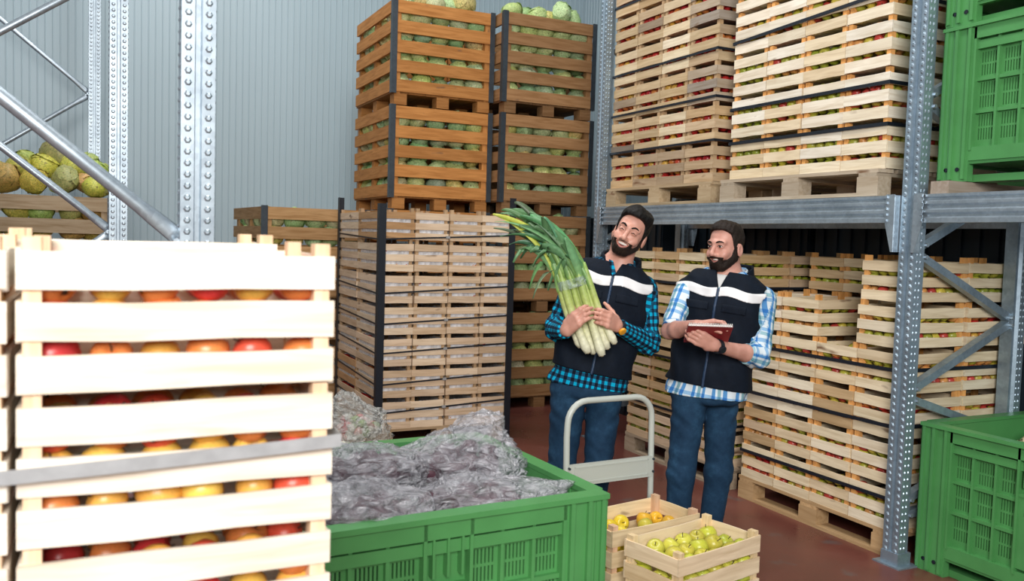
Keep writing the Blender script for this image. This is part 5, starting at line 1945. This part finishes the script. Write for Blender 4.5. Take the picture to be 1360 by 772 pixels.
RZP = -YAW
P1 = dict(
    head=(0.182, -0.035, 1.680), face=nrm((-0.30, -0.93, 0.02)), headup=(0.42, 0.05, 0.90), neck=(0.128, 0.01, 1.45),
    up=(0.185, 0.03, 0.98), yaw=4, pelvis=(-0.008, 0.0, 0.88), kt=1.16, wide=1.10,
    lo=(-0.36, -0.52, 0.0), hi=(0.52, 0.34, 1.86),
    hl_b=[-0.12, -0.06, -0.03, 0.0, 0.018, 0.032, 0.042, 0.065, 0.12], hl_c=[-0.075, -0.065, 0.0, 0.012, -0.02, 0.010, 0.058, 0.080, 0.084],
    hair_t=lambda a, b, c: 0.007 + 0.021 * np.clip((c - 0.05) / 0.05, 0, 1) * np.clip((b + 0.10) / 0.14, 0.3, 1.1) + 0.004 * np.sin(60 * a + 25 * b)*np.clip((c - 0.06) / 0.05, 0, 1),
    skin_m=MT['skin'], hair_m=MT['hair1'], bd_b=[0.0, 0.02, 0.035, 0.055, 0.078, 0.085, 0.12], bd_c=[0.0, -0.005, -0.05, -0.066, -0.060, -0.049, -0.049], beard_t=0.0018, beard_m=MT['beard1'],
    mw=0.033, mc=-0.069, mh=0.0160, smile=9.0, mv=0.92, brow=0.005, eyes='closed', gaze=0,
    legs=[((-0.095, 0.0, 0.86), (-0.125, -0.03, 0.46), (-0.135, 0.03, 0.09), (-0.3, -1, 0)), ((0.085, 0.02, 0.86), (0.06, -0.02, 0.46), (0.03, 0.06, 0.09), (0.2, -1, 0))],
    sbot=0.60, hem=0.018, vest_hem=0.095, shirt_m=MT['shirt1'], vs=0.42, vbot=0.575, vshift=0.0, vcol=(0.05, 0.35), band=(0.537, 0.588),
    arms=[dict(sh=(-0.058, 0.02, 1.455), el=(-0.172, -0.01, 1.185), wr=(-0.142, -0.310, 1.205), sleeve='long',
               hand=dict(d=(0.42, -0.40, 0.56), n=(0.62, 0.76, -0.05), curl=(0.40, 0.60, 0.45), s_sign=1, thumb=(0.35, 0.55, 0.75), sc=1.03)),
          dict(sh=(0.268, 0.02, 1.395), el=(0.292, -0.03, 1.125), wr=(0.106, -0.255, 1.230), sleeve='long',
               hand=dict(d=(-0.45, -0.55, 0.30), n=(-0.80, 0.45, 0.10), curl=(0.55, 0.75, 0.5), s_sign=-1, thumb=(-0.3, 0.7, 0.65), sc=1.03))],
)
p1 = make_person('laughing man with dark hair in blue black checked shirt and navy vest holding leeks', (2.27, 3.74, 0), RZP, P1)
watch(p1, v3((0.106, -0.255, 1.230)) + nrm((0.198, 0.225, -0.103)) * 0.012, (0.198, 0.225, -0.103), 0.030, MT['orange'], (0.2, -0.9, -0.45))

P2 = dict(
    head=(0.038, -0.005, 1.624), face=nrm((-0.76, -0.64, -0.05)), headup=(0.02, 0.02, 1.0), neck=(0.078, 0.02, 1.43),
    up=(0.12, 0.02, 0.99), yaw=24, pelvis=(-0.025, 0.0, 0.86), kt=1.13, wide=1.12,
    lo=(-0.40, -0.56, 0.0), hi=(0.46, 0.36, 1.84),
    hl_b=[-0.12, -0.06, -0.03, 0.0, 0.016, 0.028, 0.038, 0.060, 0.12], hl_c=[-0.070, -0.055, 0.0, 0.016, -0.02, 0.010, 0.062, 0.084, 0.088],
    hair_t=lambda a, b, c: 0.0045 + 0.018 * np.clip((c - 0.055) / 0.05, 0, 1) * np.clip((b + 0.08) / 0.12, 0.35, 1) + 0.002 * np.sin(70 * a + 30 * b)*np.clip((c - 0.06) / 0.05, 0, 1),
    skin_m=MT['skin2'], hair_m=MT['hair2'], bd_b=[0.0, 0.02, 0.035, 0.055, 0.078, 0.085, 0.12], bd_c=[0.0, -0.010, -0.046, -0.063, -0.066, -0.052, -0.047], beard_t=0.0036, beard_m=MT['hair2'],
    mw=0.027, mc=-0.067, mh=0.0105, smile=9.0, mv=1.0, brow=0.001, eyes='open', gaze=-0.002, tee=True,
    legs=[((-0.110, -0.01, 0.84), (-0.150, -0.06, 0.46), (-0.155, -0.02, 0.09), (-0.6, -1, 0)), ((0.055, 0.02, 0.84), (0.055, 0.0, 0.46), (0.030, 0.05, 0.09), (-0.2, -1, 0))],
    sbot=0.555, thigh=0.09, hem=-0.004, vest_hem=0.055, shirt_m=MT['shirt2'], vs=0.34, vbot=0.54, vshift=0.0, vcol=(0.05, 0.40), band=(0.508, 0.556),
    arms=[dict(ur=0.058, sh=(-0.158, 0.01, 1.372), el=(-0.243, -0.08, 1.190), wr=(-0.155, -0.285, 1.243), sleeve='short', cuff=-0.10,
               hand=dict(d=(0.93, -0.18, 0.22), n=(0.1, -0.25, -0.95), curl=(0.35, 0.7, 0.4), s_sign=-1, thumb=(0.8, -0.3, -0.3), sc=1.0)),
          dict(ur=0.07, sh=(0.240, 0.0, 1.355), el=(0.190, -0.135, 1.085), wr=(-0.068, -0.315, 1.152), sleeve='short', cuff=0.24,
               hand=dict(d=(-0.86, -0.18, 0.40), n=(0.25, 0.90, 0.25), curl=(0.10, 1.1, 0.9), s_sign=1, thumb=(-0.45, -0.35, 0.75), tcurl=(0.15, -0.15, 0.9), sc=1.02))],
)
p2 = make_person('bearded man in light blue plaid shirt and navy vest holding a red notebook', (2.86, 3.50, 0), RZP, P2)
watch(p2, v3((-0.068, -0.315, 1.152)) + nrm((0.263, 0.17, -0.07)) * 0.022, (0.263, 0.17, -0.07), 0.031, MT['black'], (0.1, -0.9, -0.2))


# ------------------------------------------------------------------ things the men hold
def to_world(loc, p):
    ca, sa = math.cos(RZP), math.sin(RZP)
    return (loc[0] + p[0] * ca - p[1] * sa, loc[1] + p[0] * sa + p[1] * ca, loc[2] + p[2])


def colour_attr(o, cols):
    at = o.data.color_attributes.new('Col', 'FLOAT_COLOR', 'POINT')
    at.data.foreach_set('color', np.array([(*c, 1) for c in cols], np.float32).ravel())


def leek_mat():
    m, nt, b = newmat('leek')
    at = N(nt, 'ShaderNodeAttribute', attribute_name='Col')
    tc = N(nt, 'ShaderNodeTexCoord')
    nz = N(nt, 'ShaderNodeTexNoise', i={'Scale': 60.0, 'Detail': 3.0})
    nt.links.new(tc.outputs['Object'], nz.inputs['Vector'])
    r = ramp(nt, [(0.3, (0.82, 0.82, 0.8)), (0.7, (1.1, 1.1, 1.1))])
    nt.links.new(nz.outputs['Fac'], r.inputs['Fac'])
    nt.links.new(mixc(nt, 'MULTIPLY', at.outputs['Color'], r.outputs['Color']), b.inputs['Base Color'])
    b.inputs['Roughness'].default_value = 0.42
    return m


MT['leek'] = leek_mat()
L1 = (2.27, 3.74, 0)
lr = random.Random(21)


def lerp3(stops, t):
    for (a, ca), (b, cb) in zip(stops, stops[1:]):
        if t <= b:
            u = (t - a) / (b - a)
            return tuple(ca[i] + (cb[i] - ca[i]) * u for i in range(3))
    return stops[-1][1]


STALK = [(0, (0.80, 0.78, 0.62)), (0.25, (0.74, 0.74, 0.48)), (0.55, (0.46, 0.55, 0.16)), (1.0, (0.26, 0.42, 0.10))]


def bez(a, b, c, d, t):
    u = 1 - t
    return a * u ** 3 + b * (3 * u * u * t) + c * (3 * u * t * t) + d * t ** 3


def leek(label, foot, grip, neck, tips, r, ypaint=False):
    """white root end, pale shaft, strap leaves that fan out of its neck"""
    foot, grip, neck = Vector(foot), Vector(grip), Vector(neck)
    t = thing('leek', label, 'leek', to_world(L1, foot), RZP, 'leeks in the bunch')
    n, m = 14, 12
    pts, rad = [], []
    for i in range(n):
        u = i / (n - 1)
        p = bez(foot, foot + (grip - foot) * 0.8, grip + (neck - grip) * 0.25, neck, u)
        pts.append(p - foot)
        bulb = 1.0 + 0.16 * math.exp(-((u - 0.06) / 0.08) ** 2)
        rad.append(r * bulb * (0.72 if i == 0 else 1.0) * (1 - 0.12 * u - 0.45 * max(0, (u - 0.75) / 0.25) ** 2))
    mb = MB().tube([tuple(p) for p in pts], rad, m)
    o = mb.mesh('shaft', MT['leek'], True)
    ob = put('shaft', o, t)
    colour_attr(ob, [lerp3(STALK, min(1, (Vector(v.co)).length / (neck - foot).length)) for v in o.vertices])
    d0 = (pts[0] - pts[1]).normalized()
    rt = MB().tube([tuple(pts[0] - d0 * 0.004), tuple(pts[0] + d0 * 0.004)], [r * 0.55, r * 0.35], 8)
    ro = rt.build('root_end', MT['leek'], t)
    colour_attr(ro, [(0.45, 0.36, 0.22)] * len(ro.data.vertices))
    ax = (pts[-1] - pts[-3]).normalized()
    for q, (tip, droop, w, pale) in enumerate(tips):
        a = pts[-1] - ax * (0.075 + 0.012 * q) + Vector((lr.uniform(-.012, .012), lr.uniform(-.016, .010), 0))
        tp = Vector(tip) - foot
        L = (tp - a).length
        b = a + ax * L * 0.42
        c = b * 0.35 + tp * 0.65 + Vector((0, 0, droop))
        side = ax.cross(Vector((lr.uniform(-.5, .5), -1, lr.uniform(-.3, .3)))).normalized()
        rings, cols = [], []
        K = 15
        for i in range(K):
            u = i / (K - 1)
            p = bez(a, b, c, tp, u)
            tg = (bez(a, b, c, tp, min(1, u + 0.03)) - bez(a, b, c, tp, max(0, u - 0.03))).normalized()
            sd = (side - tg * side.dot(tg)).normalized()
            sd = Matrix.Rotation(0.9 * math.sin(u * 2.2 + q) * u, 3, tg) @ sd
            nn = tg.cross(sd)
            ww = w * 0.78 * (0.55 + 0.75 * math.sin(min(1, u * 1.5) * math.pi / 2)) * (1 - 0.72 * max(0, (u - 0.5) / 0.5) ** 2)
            fold = 0.38 * ww * (1 - 0.6 * u)
            th = 0.0012
            rings.append([tuple(p - sd * ww + nn * fold), tuple(p), tuple(p + sd * ww + nn * fold), tuple(p + sd * ww + nn * (fold + th)), tuple(p + nn * th), tuple(p - sd * ww + nn * (fold + th))])
            base = (0.44, 0.53, 0.10) if pale else (0.24, 0.40, 0.10)
            end = (0.55, 0.60, 0.10) if pale else tuple(k_ * (0.8 + 0.13 * q) for k_ in lr_col)
            cc = tuple(base[k] + (end[k] - base[k]) * min(1, u * 2.2) for k in range(3))
            cols += [cc] * 6
        lb = MB().loft(rings).build('leaf', MT['leek'], t, smooth=True)
        colour_attr(lb, cols)
    return t


lr_col = (0.07, 0.20, 0.06)
FX = lambda px, py, y=-0.35: ((px - 795) / 280 + 0.011, y + 0.075, 1.100 - (py - 470) / 280)
feet = [((774, 463), -0.335), ((783, 469), -0.375), ((791, 471), -0.345), ((801, 472), -0.385), ((809, 464), -0.345), ((818, 456), -0.365), ((797, 462), -0.315), ((786, 460), -0.310)]
tips_px = [(652, 291, .02, .013, 1), (664, 284, .06, .020, 0), (676, 281, .05, .022, 0), (690, 296, .06, .022, 0), (668, 312, .03, .018, 0), (700, 300, .06, .024, 0), (712, 308, .05, .022, 0), (684, 352, .12, .016, 0),
           (696, 380, .16, .013, 0), (713, 404, .18, .009, 0), (724, 316, .05, .022, 0), (734, 312, .04, .024, 0), (742, 322, .03, .022, 0), (720, 330, .05, .024, 0), (700, 328, .06, .024, 0), (672, 334, .06, .018, 0),
           (735, 395, .14, .016, 0), (745, 332, .02, .020, 0), (752, 338, .01, .018, 0), (680, 306, .05, .022, 0), (690, 318, .05, .024, 0), (708, 318, .05, .024, 0), (716, 296, .05, .018, 0), (728, 335, .04, .024, 0),
           (655, 300, .04, .012, 0), (698, 288, .05, .02, 0), (686, 335, .08, .02, 0), (706, 345, .08, .02, 0), (738, 305, .03, .018, 0), (660, 322, .06, .014, 0), (722, 352, .08, .02, 0), (694, 308, .06, .022, 0),
           (741, 338, .0, .022, 1), (757, 342, .0, .022, 0), (763, 346, .0, .020, 0), (748, 326, .02, .024, 0), (730, 326, .03, .024, 0), (716, 338, .06, .022, 0), (704, 362, .12, .018, 0), (768, 350, .0, .018, 1),
           (736, 345, .03, .022, 0), (726, 366, .07, .016, 1), (712, 372, .12, .014, 0), (753, 322, .02, .02, 0), (745, 312, .03, .02, 0), (700, 314, .05, .022, 0), (668, 300, .05, .016, 0), (760, 335, .0, .018, 0)]
order = sorted(range(8), key=lambda i: feet[i][0][0])
leek_words = ['first', 'second', 'third', 'fourth', 'fifth', 'sixth', 'seventh', 'eighth']
for rank, i in enumerate(order):
    (px, py), y = feet[i]
    f = FX(px, py, y)
    u = rank / 7
    gp = FX(757 + 38 * u, 432 - 14 * u, y * 0.5 - 0.172)
    nk = FX(733 + 40 * u, 352 - 2 * u, y * 0.55 - 0.155)
    tp = []
    for q in range(7):
        a, b, dr, w, pale = tips_px[(rank + q * 8 + (3 * q if q else 0)) % 48]
        jx, jy = (0, 0) if (pale and a < 660) else (lr.uniform(-9, 7), lr.uniform(-7, 9))
        tp.append((FX(a + jx, b + jy, -0.33 + lr.uniform(-.09, .07)), dr * lr.uniform(0.5, 1.6), w * lr.uniform(0.8, 1.15), pale))
    lr_col = (lr.uniform(0.05, 0.11), lr.uniform(0.15, 0.25), lr.uniform(0.05, 0.11))
    leek(f'green leek in the laughing man\'s bunch, {leek_words[rank]} root end from left', f, gp, nk, tp, 0.0195 + 0.002 * math.sin(i * 2.3))
# clear tape around the bunch
c0, ax0 = Vector(FX(759, 378, -0.345)), (Vector(FX(753, 352, -0.34)) - Vector(FX(778, 430, -0.345))).normalized()
e1 = ax0.cross(Vector((0, 1, 0))).normalized()
e2 = ax0.cross(e1)
rg = []
for k in range(25):
    a = 2 * math.pi * k / 24
    rd = e1 * math.cos(a) * 0.070 + e2 * math.sin(a) * 0.056
    rg.append([tuple(rd + ax0 * -0.022), tuple(rd * 1.02 + ax0 * -0.022), tuple(rd * 1.02 + ax0 * 0.022), tuple(rd + ax0 * 0.022)])
MT['tape'] = film_mat('clear_tape', (0.6, 0.75, 0.72), 0.80, 0.25, 9)
tag(MB().loft(rg, cap=False).build('tape_band', MT['tape'], None, to_world(L1, c0), (0, 0, RZP), smooth=True), 'clear tape band wrapped around the bunch of leeks', 'tape')

# red notebook, cover towards the camera, and the pencil
L2 = (2.86, 3.50, 0)
nb = thing('notebook', 'red spiral notebook held open-handed by the bearded man', 'notebook', to_world(L2, (-0.105, -0.375, 1.252)), RZP)
tilt = 52 * D2R
nb.rotation_euler = (tilt, 0.0, RZP - 2 * D2R)
MB().b2(-0.104, 0.104, -0.006, -0.004, -0.145, 0.0).build('cover', MT['redcover'], nb)
MB().b2(-0.102, 0.102, -0.0038, 0.004, -0.143, 0.0).build('pages', MT['paper'], nb)
MB().b2(-0.104, 0.104, 0.0042, 0.0055, -0.145, 0.0).build('back_cover', MT['redcover'], nb)
for k in range(26):
    x = -0.098 + 0.196 * k / 25
    MB().tube([(x, 0.008 * math.cos(a), 0.004 + 0.009 * math.sin(a)) for a in np.linspace(0, 2 * math.pi, 9)], 0.0013, 5).build('spiral_ring', MT['paper'], nb)
